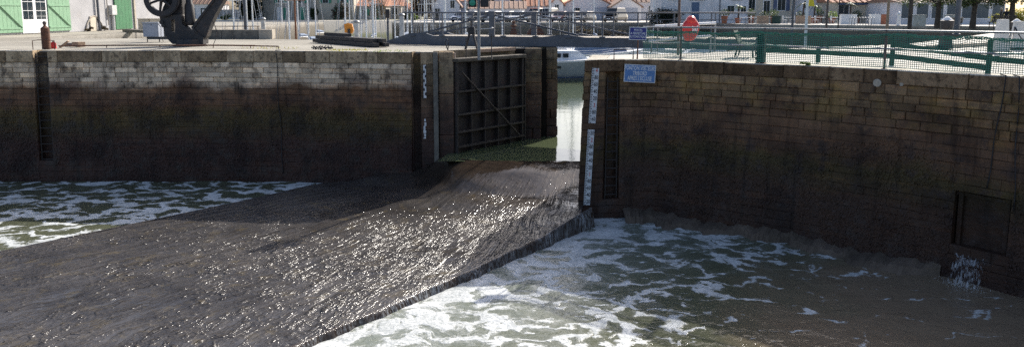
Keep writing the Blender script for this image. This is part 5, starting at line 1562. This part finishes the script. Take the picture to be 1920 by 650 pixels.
# ------------------------------------------------------------------ cars
carcols = {'black': (0.012, 0.012, 0.014), 'silver': (0.42, 0.43, 0.45), 'white': (0.72, 0.72, 0.72), 'grey': (0.12, 0.125, 0.13), 'blue': (0.03, 0.05, 0.11), 'orange': (0.62, 0.17, 0.03), 'maroon': (0.09, 0.02, 0.025)}
for k, v in carcols.items():
    m = NT('car_' + k)
    m.done(m.bsdf(Base_Color=c4(v), Roughness=0.28, Metallic=0.1, Coat_Weight=0.6))
glass('car_glass', (0.03, 0.035, 0.04), 0.03)
def make_car(h=1.5, l=4.2, w_=1.74, van=False):
    t = thing('parked_car', '', 'car', (0, 0, 0), 0, 'cars parked on the far quay')
    def sect(y, zb, zt, hw, tuck):
        return [(-hw, y, zb), (-hw, y, zb + (zt - zb) * .55), (-hw * tuck, y, zt), (hw * tuck, y, zt), (hw, y, zb + (zt - zb) * .55), (hw, y, zb)]
    hb = 0.92 if not van else 1.05
    MB().loft([sect(-l / 2, .35, .62, w_ * .42, .9), sect(-l / 2 + .15, .25, .74, w_ * .48, .92), sect(-l / 2 + 1.1, .22, hb, w_ * .5, .93), sect(l / 2 - .5, .22, hb + .05, w_ * .5, .93), sect(l / 2, .35, hb - .05, w_ * .46, .9)]).build('body', 'car_white', t, smooth=False)
    yf = -l / 2 + (0.95 if not van else 0.6)
    MB().loft([[(-w_ * .45, yf, hb - .03), (w_ * .45, yf, hb - .03), (w_ * .46, l / 2 - .3, hb), (-w_ * .46, l / 2 - .3, hb)], [(-w_ * .36, yf + .75, h - .06), (w_ * .36, yf + .75, h - .06), (w_ * .37, l / 2 - .6, h - .06), (-w_ * .37, l / 2 - .6, h - .06)]]).build('cabin_glass', 'car_glass', t)
    MB().loft([[(-w_ * .37, yf + .7, h - .07), (w_ * .37, yf + .7, h - .07), (w_ * .38, l / 2 - .55, h - .07), (-w_ * .38, l / 2 - .55, h - .07)], [(-w_ * .34, yf + .85, h), (w_ * .34, yf + .85, h), (w_ * .35, l / 2 - .7, h), (-w_ * .35, l / 2 - .7, h)]]).build('roof', 'car_white', t)
    for sx in (-1, 1):
        for sy_ in (-l / 2 + .75, l / 2 - .75):
            wh = MB()
            wh.loft([[(sx * (w_ / 2 - .18 + xx), sy_ + r_ * math.cos(a), .31 + r_ * math.sin(a)) for a in [6.283 * i / 14 for i in range(14)]] for xx, r_ in ((0, .3), (.16, .31), (.19, .27))])
            wo = wh.build('wheel', 'rubber', t)
            MB().loft([[(sx * (w_ / 2 + xx), sy_ + r_ * math.cos(a), .31 + r_ * math.sin(a)) for a in [6.283 * i / 10 for i in range(10)]] for xx, r_ in ((0, .19), (.02, .16))]).build('rim', 'galvanised', wo)
        MB().box((sx * w_ * .34, -l / 2 + .06, .62), (.32, .14, .15), bev=.03).build('headlight', 'print_white', t)
        MB().box((sx * (w_ / 2 + .06), yf + .45, hb + .05), (.16, .12, .12), bev=.02).build('mirror', 'car_white', t)
    MB().box((0, -l / 2 - .015, .48), (.5, .03, .11)).build('number_plate', 'print_white', t)
    MB().box((0, -l / 2 + .005, .60), (.75, .1, .12)).build('grille', 'rubber', t)
    return t
carA = make_car(); carB = make_car(1.95, 4.6, 1.85, True)
usedA = usedB = False
cars = [(868, 'blue', 0), (886, 'black', 0), (905, 'grey', 0), (925, 'silver', 0), (950, 'silver', 0), (973, 'white', 0), (992, 'grey', 0), (1008, 'orange', 1), (1030, 'white', 1), (1052, 'maroon', 0), (1072, 'black', 0), (1096, 'grey', 0), (1154, 'black', 1)]
for i, (px, colr, van) in enumerate(cars):
    dy = 104.4 + (3.2 if van and px < 1100 else 0)
    q = PY(px, 40, dy)
    src = carB if van else carA
    lab = '%s %s parked on the far quay, %s vehicle from the left' % (colr, 'van' if van else 'car', ORD[i])
    o = dup(src, (q.x, dy, 0.0), R(-28 + rnd.uniform(-6, 6)), lab, None, {'car_white': 'car_' + colr})
for src in (carA, carB):
    for ch in list(src.children):
        for g in list(ch.children): bpy.data.objects.remove(g)
        bpy.data.objects.remove(ch)
    bpy.data.objects.remove(src)

# ------------------------------------------------------------------ boats
def make_yacht(name='sailing_yacht'):
    t = thing(name, '', 'yacht', (0, 0, 0), 0, 'sailing yachts moored in the basin')
    L_, Bm = 8.6, 2.7
    loops = []
    for u in [k / 10 for k in range(11)]:
        y = -L_ / 2 + L_ * u
        wd = Bm / 2 * (math.sin(math.pi * min(1, 0.28 + 0.72 * u) ** 1.0) ** 0.75 if u < 1 else 0.02)
        wd = Bm / 2 * max(0.02, (1 - max(0, (u - .45) / .55) ** 2.2)) * (0.78 + .22 * min(1, u / .35))
        sheer = 1.05 + 0.28 * u * u
        loops.append([(-wd, y, sheer), (-wd * .95, y, .45), (-wd * .72, y, 0.0), (0, y, -.35 * (1 - u * .8)), (wd * .72, y, 0), (wd * .95, y, .45), (wd, y, sheer)])
    hb = MB(); hb.loft(loops, cap=False, closed=False)
    hb.add(loops[0], [tuple(range(7))])
    ho = hb.build('hull', 'hull_white', t, smooth=True)
    bs = MB(); bs.loft([[(L[1][0] * 1.012, L[1][1], .34), (L[1][0] * 1.02, L[1][1], .44)] for L in loops], cap=False, closed=False)
    bs.loft([[(L[5][0] * 1.012, L[5][1], .34), (L[5][0] * 1.02, L[5][1], .44)] for L in loops], cap=False, closed=False)
    bs.build('stripe', 'hull_blue', ho)
    dk = MB(); dk.add([L[0] for L in loops] + [L[6] for L in reversed(loops)], [tuple(range(22))]); dk.build('deck', 'white_paint', t)
    cb_ = MB().loft([[(-.85, -1.2, 1.08), (.85, -1.2, 1.08), (.55, 2.4, 1.2), (-.55, 2.4, 1.2)], [(-.72, -1.1, 1.55), (.72, -1.1, 1.55), (.4, 1.9, 1.5), (-.4, 1.9, 1.5)]]).build('cabin', 'hull_white', t)
    for s in (-1, 1):
        MB().box((s * .74, 0.2, 1.36), (.1, 1.4, .16), s * 0.07).build('porthole', 'window_dark', cb_)
    MB().box((0, -2.5, 1.09), (1.2, 2.0, .08)).build('cockpit', 'timber_pale', t)
    MB().tube([(0, .6, 1.4), (0, .6, 11.6)], [.075, .055], 8).build('mast', 'mast_alu', t)
    MB().tube([(0, .5, 2.35), (0, -2.9, 2.25)], .06, 8).build('boom', 'mast_alu', t)
    MB().tube([(0, .3, 2.52), (0, -1.2, 2.5), (0, -2.8, 2.40)], [.16, .15, .09], 8).build('furled_sail', 'tarp_blue', t)
    for a, b in (((0, 4.2, 1.35), (0, .6, 11.4)), ((0, -4.2, 1.1), (0, .6, 11.5)), ((1.2, .4, 1.15), (0, .6, 9.8)), ((-1.2, .4, 1.15), (0, .6, 9.8))):
        MB().tube([a, b], .016, 4).build('stay', 'wire', t)
    MB().tube([(-.75, .6, 6.4), (.75, .6, 6.4)], .025, 5).build('spreader', 'mast_alu', t)
    for s in (-1, 1):
        MB().tube([(s * 1.2, -3.8, 1.05), (s * 1.15, -3.8, 1.6), (s * 1.3, 0, 1.72), (s * .6, 3.5, 1.85), (0, 4.2, 1.9)], .014, 4).build('guard_rail', 'wire', t)
    return t
ya = make_yacht()
masts = [(437, 0), (462, 0), (473, 0), (528, 0), (541, 0), (553, 1), (558, 0), (577, 0), (591, 0), (604, 0), (608, 0), (647, 0), (655, 0), (676, 0), (686, 0), (699, 0), (704, 0), (740, 0), (764, 0), (772, 0), (796, 0), (800, 0), (812, 0), (834, 0), (873, 0), (942, 0), (1010, 0), (1031, 0), (1075, 0), (1114, 0), (1226, 0)]
rows_y = [50.0, 61.0, 72.0, 83.0, 94.0]
used = {r_: [] for r_ in rows_y}
first = True
rg = random.Random(77)
for i, (px, kind) in enumerate(masts):
    opts = rows_y[:] if px < 880 else rows_y[1:]
    rg.shuffle(opts)
    if px == 1031: opts = [61.0]
    for r_ in opts + rows_y[::-1]:
        x = PY(px, 20, r_).x
        if all(abs(x - u) > 3.0 for u in used[r_]) and not (r_ < 62 and x > 3.0 and px != 1031) and x > -0.40 * r_ + 1.0:
            break
    else:
        continue
    used[r_].append(x)
    lab = '%s sailing yacht in the basin, its %smast %s from the left' % ('white', 'brown wooden ' if kind else '', ORD[i])
    sc = rg.uniform(0.9, 1.12)
    rz = 0 if rg.random() < .5 else math.pi
    yoff = (-.6 if rz == 0 else .6) * sc
    mats_ = {'mast_alu': 'mast_wood'} if kind else None
    if first and not kind:
        o = ya; o.location = (x, r_ + yoff, WU); o.rotation_euler = (0, 0, rz); o.scale = (sc,) * 3; o['label'] = lab; first = False
    else:
        dup(ya, (x, r_ + yoff, WU), rz, lab, (sc,) * 3, mats_)
# grey-hulled boat just beyond the throat
def hull_boat(name, label, cat, loc, rz, L_, Bm, fb, hullm, cabin=True, tarp=False):
    t = thing(name, label, cat, loc, rz)
    loops = []
    for u in [k / 10 for k in range(11)]:
        x = -L_ / 2 + L_ * u
        wd = Bm / 2 * max(0.03, (1 - max(0, (u - .5) / .5) ** 2.4)) * (0.85 + .15 * min(1, u / .3))
        sh = fb * (1 + .25 * u * u)
        loops.append([(x, -wd, sh), (x, -wd * .94, fb * .4), (x, -wd * .7, -.05), (x, 0, -.35), (x, wd * .7, -.05), (x, wd * .94, fb * .4), (x, wd, sh)])
    mb = MB(); mb.loft(loops, cap=False, closed=False); mb.add(loops[0], [tuple(range(7))])
    ho = mb.build('hull', hullm, t, smooth=True)
    st = MB(); st.loft([[(L[0][0], L[0][1] * 1.02, L[0][2] - .12), (L[0][0], L[0][1] * 1.03, L[0][2])] for L in loops], cap=False, closed=False)
    st.build('gunwale', 'white_paint', ho)
    st = MB(); st.loft([[(L[1][0], L[1][1] * .97 - .02, .22), (L[1][0], L[1][1] * .985 - .02, .30)] for L in loops], cap=False, closed=False)
    st.build('waterline', 'hull_blue', ho)
    MB().box((-L_ * .18, -Bm / 2 * .99, fb * .72), (.5, .08, .18)).build('porthole', 'window_dark', ho)
    dk = MB(); dk.add([L[0] for L in loops] + [L[6] for L in reversed(loops)], [tuple(range(22))]); dk.build('deck', 'hull_white', t)
    if cabin:
        cb_ = MB().loft([[(-L_ * .3, -Bm * .3, fb), (L_ * .12, -Bm * .28, fb), (L_ * .12, Bm * .28, fb), (-L_ * .3, Bm * .3, fb)], [(-L_ * .28, -Bm * .25, fb + .8), (L_ * .02, -Bm * .22, fb + .75), (L_ * .02, Bm * .22, fb + .75), (-L_ * .28, Bm * .25, fb + .8)]]).build('cabin', 'hull_white', t)
        for k in range(3):
            MB().box((-L_ * .22 + k * .6, -Bm * .285, fb + .45), (.42, .08, .34)).build('window', 'window_dark', cb_)
    if tarp:
        MB().loft([[(-L_ * .4, -Bm * .42, fb), (L_ * .3, -Bm * .4, fb), (L_ * .3, Bm * .4, fb), (-L_ * .4, Bm * .42, fb)], [(-L_ * .35, -Bm * .2, fb + .75), (L_ * .2, -Bm * .15, fb + .6), (L_ * .2, Bm * .15, fb + .6), (-L_ * .35, Bm * .2, fb + .75)]]).build('cover', 'tarp_blue', t)
    for s in (-1, 1):
        MB().tube([(-L_ * .45, s * Bm * .42, fb), (-L_ * .4, s * Bm * .42, fb + .6), (L_ * .2, s * Bm * .42, fb + .65), (L_ * .48, 0, fb + .95)], .02, 5).build('guard_rail', 'wire', t)
    return t
q = P(1062, 151, WU); hull_boat('cabin_boat', 'grey-hulled boat with white cabin moored just beyond the lock throat', 'boat', (q.x + .6, q.y + 1.2, WU), R(14), 9.5, 3.0, 1.45, 'hull_grey')
q = PY(1135, 100, 66); hull_boat('covered_boat', 'boat under a blue-grey cover, seen below the bridge', 'boat', (q.x, 66, WU), R(8), 7.0, 2.5, 1.5, 'hull_white', False, True)
q = PY(1195, 100, 74); hull_boat('cabin_boat', 'white cabin boat below the navy sign, partly behind the bridge', 'boat', (q.x, 74, WU), R(170), 9, 3.0, 1.5, 'hull_white')
q = PY(1075, 100, 76); hull_boat('cabin_boat', 'white cabin boat farther off behind the grey-hulled one', 'boat', (q.x, 77, WU), R(5), 9, 3.0, 1.5, 'hull_white')
q = PY(1300, 100, 60); hull_boat('cabin_boat', 'white cabin boat showing between the netting posts', 'boat', (q.x, 60, WU), R(178), 8.5, 2.9, 1.6, 'hull_white')

# ------------------------------------------------------------------ right-hand promenade
def tree(label, px, dist, hb, rad, seed, z0=0.03, lean=0.0):
    rg = random.Random(seed)
    x = PY(px, 40, dist).x
    t = thing('plane_tree', label, 'tree', (x, dist, z0), 0, 'trees along the promenade')
    tr = MB()
    tr.tube([(0, 0, -.05), (lean * .4, 0, 1.0), (lean, 0, hb + .3)], [0.27, 0.21, 0.18], 10)
    for k in range(7):
        an = k * .9 + rg.random(); rr = rad * rg.uniform(.55, .85)
        tr.tube([(lean, 0, hb), (lean + math.cos(an) * rr * .5, math.sin(an) * rr * .5, hb + .9), (lean + math.cos(an) * rr, math.sin(an) * rr, hb + 1.3 + rg.random())], [.12, .08, .03], 6)
    tr.build('trunk', 'bark', t)
    cr = MB()
    for k in range(38):
        an = rg.uniform(0, 6.28); rr = rad * math.sqrt(rg.random())
        cc = (lean + math.cos(an) * rr, math.sin(an) * rr, hb + rg.uniform(0.0, 2.4) * (1.1 - .5 * rr / rad))
        leaf_cloud(cr, cc, (rg.uniform(.45, .95), rg.uniform(.45, .95), rg.uniform(.25, .5)), 85, 0.10, rg)
    cr.build('crown', 'leaf_dark', t)
    return t
tree('promenade tree with dark trunk, leftmost of the group at right', 1758, 66, 2.0, 3.1, 1)
tree('promenade tree in the middle of the right-hand group', 1824, 64, 2.0, 2.8, 2, lean=0.1)
tree('promenade tree farthest right, beside the two standing people', 1896, 62.5, 2.1, 2.4, 3)
for i, (px, dist, r_, lab, mt, hh) in enumerate(((1706, 50, .16, 'dark thick pole left of the promenade trees', 'bark', 5.0), (1795, 48, .17, 'tall dark blue-grey pole in front of the promenade trees', 'steel_grey', 6.0), (1486, 52, .1, 'dark slim pole in front of the cream terrace house', 'steel_grey', 5.0),
        (1550, 58, .1, 'dark red mast-like pole before the white rendered house', 'rust_grey', 5.0), (1664, 60, .13, 'orange-brown wooden pole before the restaurant', 'timber_pale', 5.0), (1512, 50, .11, 'pale flagpole carrying a small yellow pennant', 'mast_alu', 5.0), (1572, 62, .05, 'thin dark lamp post beside the potted plants', 'iron_black', 4.5))):
    x = PY(px, 40, dist).x
    t = thing('pole', lab, 'pole', (x, dist, -3.6 if dist < 62 else 0), 0)
    if px in (1706, 1795): t.location.z = -0.02 if px == 1795 else -3.6
    MB().tube([(0, 0, 0), (0, 0, hh + 3.5)], [r_, r_ * .7], 10).build('shaft', mt, t)
    MB().lathe([(r_ * 1.5, 0), (r_ * 1.5, .06), (r_, .1)], n=10).build('foot', mt, t)
    if px == 1512:
        MB().loft([[(.1, 0, 5.4), (.1, .03, 5.4), (.1, .03, 6.15), (.1, 0, 6.15)], [(.5, 0, 5.38), (.5, .03, 5.38), (.38, .03, 5.9), (.38, 0, 5.9)]]).build('pennant', 'yellow_cloth', t)
# bollards on the near quay with chain
def bollard(label, px, py, hh, wb_, mat, cap=False, group=None):
    q = P(px, py)
    t = thing('bollard', label, 'bollard', (q.x, q.y, 0), 0, group)
    MB().loft([[(-wb_, -wb_, 0), (wb_, -wb_, 0), (wb_, wb_, 0), (-wb_, wb_, 0)], [(-wb_ * .72, -wb_ * .72, hh * .7), (wb_ * .72, -wb_ * .72, hh * .7), (wb_ * .72, wb_ * .72, hh * .7), (-wb_ * .72, wb_ * .72, hh * .7)], [(-wb_ * .62, -wb_ * .62, hh), (wb_ * .62, -wb_ * .62, hh), (wb_ * .62, wb_ * .62, hh), (-wb_ * .62, wb_ * .62, hh)]]).build('shaft', mat, t)
    if cap:
        MB().lathe([(wb_ * 1.2, hh - .3), (wb_ * 1.3, hh - .02), (wb_ * 1.05, hh)], n=14).build('collar', 'iron_black', t)
        MB().lathe([(wb_ * 1.05, hh), (wb_ * .5, hh + .1), (0.001, hh + .16)], n=14).build('cap', 'white_paint', t)
    else:
        MB().box((0, 0, .04), (wb_ * 2.4, wb_ * 2.4, .08)).build('plinth', 'iron_black', t)
    return t
bollard('squat white stone bollard with chain, left of the pair', 1875, 100, 1.18, 0.21, 'cast_pale')
bollard('squat white stone bollard with chain, right of the pair', 1906, 93, 1.08, 0.21, 'cast_pale')
bollard('green-black mooring bollard with white cap behind the netting', 1772, 92, 1.12, 0.19, 'iron_black', True)
bollard('dark mooring bollard with white cap near the right edge', 1903, 77, 0.95, 0.2, 'iron_black', True)
a = P(1875, 100) + Vector((.2, 0, .85)); b = P(1906, 93) + Vector((-.15, 0, .85)); c_ = P(1960, 100)
ch = MB()
for (s0_, s1_) in ((a, b), (b, Vector((c_.x, c_.y, .8)))):
    pts = [s0_.lerp(s1_, k / 10) - Vector((0, 0, .55 * math.sin(math.pi * k / 10))) for k in range(11)]
    ch.tube(pts, .025, 5)
tag(ch.build('chain', 'iron_black'), 'dark sagging chain slung between the white stone bollards', 'chain')
kb = MB(); a = P(1740, 92); b = P(1925, 82); d = b - a
kb.box(((a.x + b.x) / 2, (a.y + b.y) / 2, .07), (d.length, .25, .14), math.atan2(d.y, d.x), .02)
tag(kb.build('kerb', 'concrete_pale'), 'pale stone kerb crossing the right quay behind the netting', 'kerb')
bench('park_bench', 'dark park bench between the promenade trees, left one', (PY(1798, 50, 66).x, 67, .03), R(160), 'timber_dark')
bench('park_bench', 'dark brown park bench beside the two standing people', (PY(1862, 50, 63).x, 62, .03), R(175), 'timber_dark', 1.25)
# pots, planters, tables, chairs, palms
def pot_plant(label, px, dist, r_, hp_, mat, palm=False, seed=1):
    rg = random.Random(seed)
    t = thing('potted_palm' if palm else 'potted_plant', label, 'plant', (PY(px, 40, dist).x, dist, .03), 0, 'potted plants on the restaurant terrace')
    MB().lathe([(r_ * .7, 0), (r_, hp_ * .9), (r_ * 1.08, hp_ * .92), (r_ * 1.08, hp_)], n=14).build('pot', 'terracotta', t)
    mb = MB()
    if palm:
        MB().tube([(0, 0, hp_ - .1), (.05, 0, hp_ + 1.4)], [.12, .09], 8).build('trunk', 'bark', t)
        for k in range(16):
            an = k * 2.4; el = rg.uniform(.1, .9); le = rg.uniform(.7, 1.0)
            p0 = Vector((.05, 0, hp_ + 1.4)); prev = None
            for j in range(5):
                u = j / 4
                c_ = p0 + Vector((math.cos(an) * le * u, math.sin(an) * le * u, le * (el * u - .8 * u * u)))
                s_ = Vector((-math.sin(an), math.cos(an), 0)) * .1 * (1 - u * .8)
                if prev: mb.quad(prev[0], prev[1], c_ + s_, c_ - s_)
                prev = (c_ - s_, c_ + s_)
    else:
        leaf_cloud(mb, (0, 0, hp_ + .35), (r_ * 1.5, r_ * 1.5, .55), 260, .09, rg)
    mb.build('leaves', mat, t)
    return t
for i, (px, palm, mt) in enumerate(((1358, 0, 'leaf_dark'), (1384, 1, 'leaf_mid'), (1408, 0, 'leaf_mid'), (1432, 0, 'leaf_dark'), (1450, 0, 'leaf_mid'), (1500, 0, 'leaf_dark'), (1505, 1, 'leaf_dark'), (1526, 1, 'leaf_mid'), (1535, 0, 'leaf_mid'), (1560, 0, 'leaf_bright'), (1593, 1, 'leaf_mid'), (1606, 0, 'leaf_mid'))):
    pot_plant('%s in terracotta pot on the terrace, %s pot from the left' % ('small palm' if palm else 'leafy bush', ORD[i]), px, 89.5 + (i % 3) * .9, .4, .65 if i % 2 else .9, mt, palm, 100 + i)
def table(label, px, dist):
    t = thing('terrace_table', label, 'table', (PY(px, 40, dist).x, dist, .03), 0, 'terrace tables with white tops')
    MB().box((0, 0, .74), (1.0, .8, .04), bev=.01).build('tabletop', 'white_paint', t)
    MB().tube([(0, 0, 0), (0, 0, .72)], .04, 6).build('pedestal', 'galvanised', t)
    MB().lathe([(.28, 0), (.28, .03), (.05, .06)], n=10).build('base', 'galvanised', t)
    return t
def chair(label, px, dist, rz, mat):
    t = thing('terrace_chair', label, 'chair', (PY(px, 40, dist).x, dist, .03), rz, 'terrace chairs')
    MB().box((0, 0, .45), (.45, .45, .05), bev=.01).build('seat', mat, t)
    MB().box((0, .2, .72), (.45, .04, .45), bev=.01).build('backrest', mat, t)
    for x in (-.19, .19):
        for y in (-.19, .19):
            MB().tube([(x, y, 0), (x, y, .44)], .02, 5).build('leg', mat, t)
    return t
k = 0
for i, px in enumerate((1398, 1414, 1442, 1478, 1518, 1538, 1568, 1622)):
    table('white-topped terrace table, %s of the row from the left' % ORD[i], px, 87.3 + (i % 2) * .8)
    for s in (-1, 1):
        chair('%s chair by the terrace tables, %s chair from the left' % ('white' if (i + s) % 3 else 'dark', ORD[k]), px + s * 7, 86.9 + (k % 3) * .5, R(90 * s + 180), 'white_paint' if (i + s) % 3 else 'timber_dark'); k += 1
for i, (px, w_, mt, lab) in enumerate(((1430, 1.2, 'timber_pale', 'brown wooden planter box at the terrace edge, left'), (1506, 1.6, 'timber_pale', 'brown wooden planter box at the terrace edge, right'), (1455, .9, 'green_rail', 'green bin-like box among the terrace tables'),
      (1590, 1.7, 'white_paint', 'white panel screen left of the restaurant doors'), (1640, 1.1, 'white_paint', 'small white panel screen right of the restaurant doors'), (1655, .7, 'terracotta', 'red barrel beside the small white screen'), (1722, 1.2, 'cast_pale', 'pale stone block before the glass pavilion'), (1782, 1.0, 'cast_pale', 'pale box before the glass pavilion, between trunks'))):
    dist = 86.2 if px < 1560 else 82 if px < 1700 else 72
    t = thing('planter_box', lab, 'planter' if i < 2 else 'box', (PY(px, 40, dist).x, dist, .03))
    MB().box((0, 0, .45 if i < 3 else .55), (w_, .5, .84 if i < 3 else 1.04), bev=.02).build('body', mt, t)
    MB().box((0, 0, .90 if i < 3 else 1.10), (w_ + .08, .56, .05), bev=.01).build('rim', mt, t)
# parked bicycles' place: a low rack of pale hoops
rk = thing('bicycle_rack', 'row of pale metal hoops before the restaurant doors', 'rack', (PY(1618, 40, 80).x, 80, .03))
for k in range(9):
    x = -1.2 + .3 * k
    MB().tube([(x, 0, 0), (x, 0, .75), (x + .05, .3, .85), (x, .55, .7), (x, .55, 0)], .025, 5).build('hoop', 'galvanised', rk)
lh = thing('white_post', 'small white post lamp before the restaurant', 'lamp', (PY(1685, 40, 78).x, 78, .03))
MB().lathe([(.2, 0), (.14, .9), (.12, 1.0)], n=12).build('post', 'white_paint', lh)
MB().lathe([(.16, 1.0), (.2, 1.15), (.12, 1.35), (.001, 1.4)], n=12).build('lamp_head', 'white_paint', lh)

# ------------------------------------------------------------------ two people
def person(label, px, dist, h, top, legs, hair, face, seed, z0=.03):
    rg = random.Random(seed)
    x = PY(px, 40, dist).x
    J = {'pel': (0, 0, .93), 'waist': (0, 0, 1.06), 'chest': (0, .01, 1.30), 'neck': (0, 0, 1.48), 'head': (0, -.02, 1.60), 'crown': (0, -.01, 1.72)}
    E = [('pel', 'waist'), ('waist', 'chest'), ('chest', 'neck'), ('neck', 'head'), ('head', 'crown')]
    Rr = {'pel': .16, 'waist': .14, 'chest': .165, 'neck': .06, 'head': .095, 'crown': .075}
    for s, n in ((-1, 'l'), (1, 'r')):
        for k, c_, r_ in (('sh', (s * .19, 0, 1.42), .07), ('el', (s * .25, .02, 1.14), .05), ('wr', (s * .2, -.14, .96), .036), ('ha', (s * .16, -.21, .93), .04),
                          ('hi', (s * .1, 0, .86), .10), ('kn', (s * .11, -.02, .48), .07), ('an', (s * .12, .02, .09), .048), ('to', (s * .13, -.14, .04), .04)):
            J[k + n] = c_; Rr[k + n] = r_
        E += [('chest', 'sh' + n), ('sh' + n, 'el' + n), ('el' + n, 'wr' + n), ('wr' + n, 'ha' + n), ('pel', 'hi' + n), ('hi' + n, 'kn' + n), ('kn' + n, 'an' + n), ('an' + n, 'to' + n)]
    names = list(J)
    me = bpy.data.meshes.new('body')
    me.from_pydata([J[n] for n in names], [(names.index(a), names.index(b)) for a, b in E], [])
    ob = bpy.data.objects.new('body', me); COL.objects.link(ob)
    md = ob.modifiers.new('skin', 'SKIN')
    for i, n in enumerate(names):
        me.skin_vertices[0].data[i].radius = (Rr[n], Rr[n] * .8 if n in ('chest', 'waist', 'pel') else Rr[n])
    me.skin_vertices[0].data[0].use_root = True
    ob.modifiers.new('sub', 'SUBSURF').levels = 1
    dg = bpy.context.evaluated_depsgraph_get()
    m2 = bpy.data.meshes.new_from_object(ob.evaluated_get(dg))
    bpy.data.objects.remove(ob)
    m2.materials.clear()
    for mm in (top, legs, 'skin'): m2.materials.append(MATS[mm])
    for p_ in m2.polygons:
        c_ = p_.center
        p_.material_index = 2 if c_.z > 1.49 or (abs(c_.x) > .13 and c_.y < -.1 and .9 < c_.z < 1.0) else (1 if c_.z < .9 else 0)
        p_.use_smooth = True
    t = thing('person', label, 'person', (x, dist, z0), face)
    t.scale = (h / 1.74,) * 3
    bo = bpy.data.objects.new('body', m2); COL.objects.link(bo); bo.parent = t
    MB().lathe([(.10, 1.60), (.112, 1.66), (.095, 1.74), (.001, 1.78)], (0, .015, 0), 12).build('hair', hair, t, smooth=True)
    return t
person('standing person in grey jacket at the far right, left of the pair', 1876, 65.0, 1.7, 'cloth_grey', 'cloth_grey', 'hair_white', R(70), 1)
person('standing person in dark clothes at the far right, right of the pair', 1886, 65.2, 1.72, 'cloth_navy', 'cloth_navy', 'hair_white', R(-40), 2)
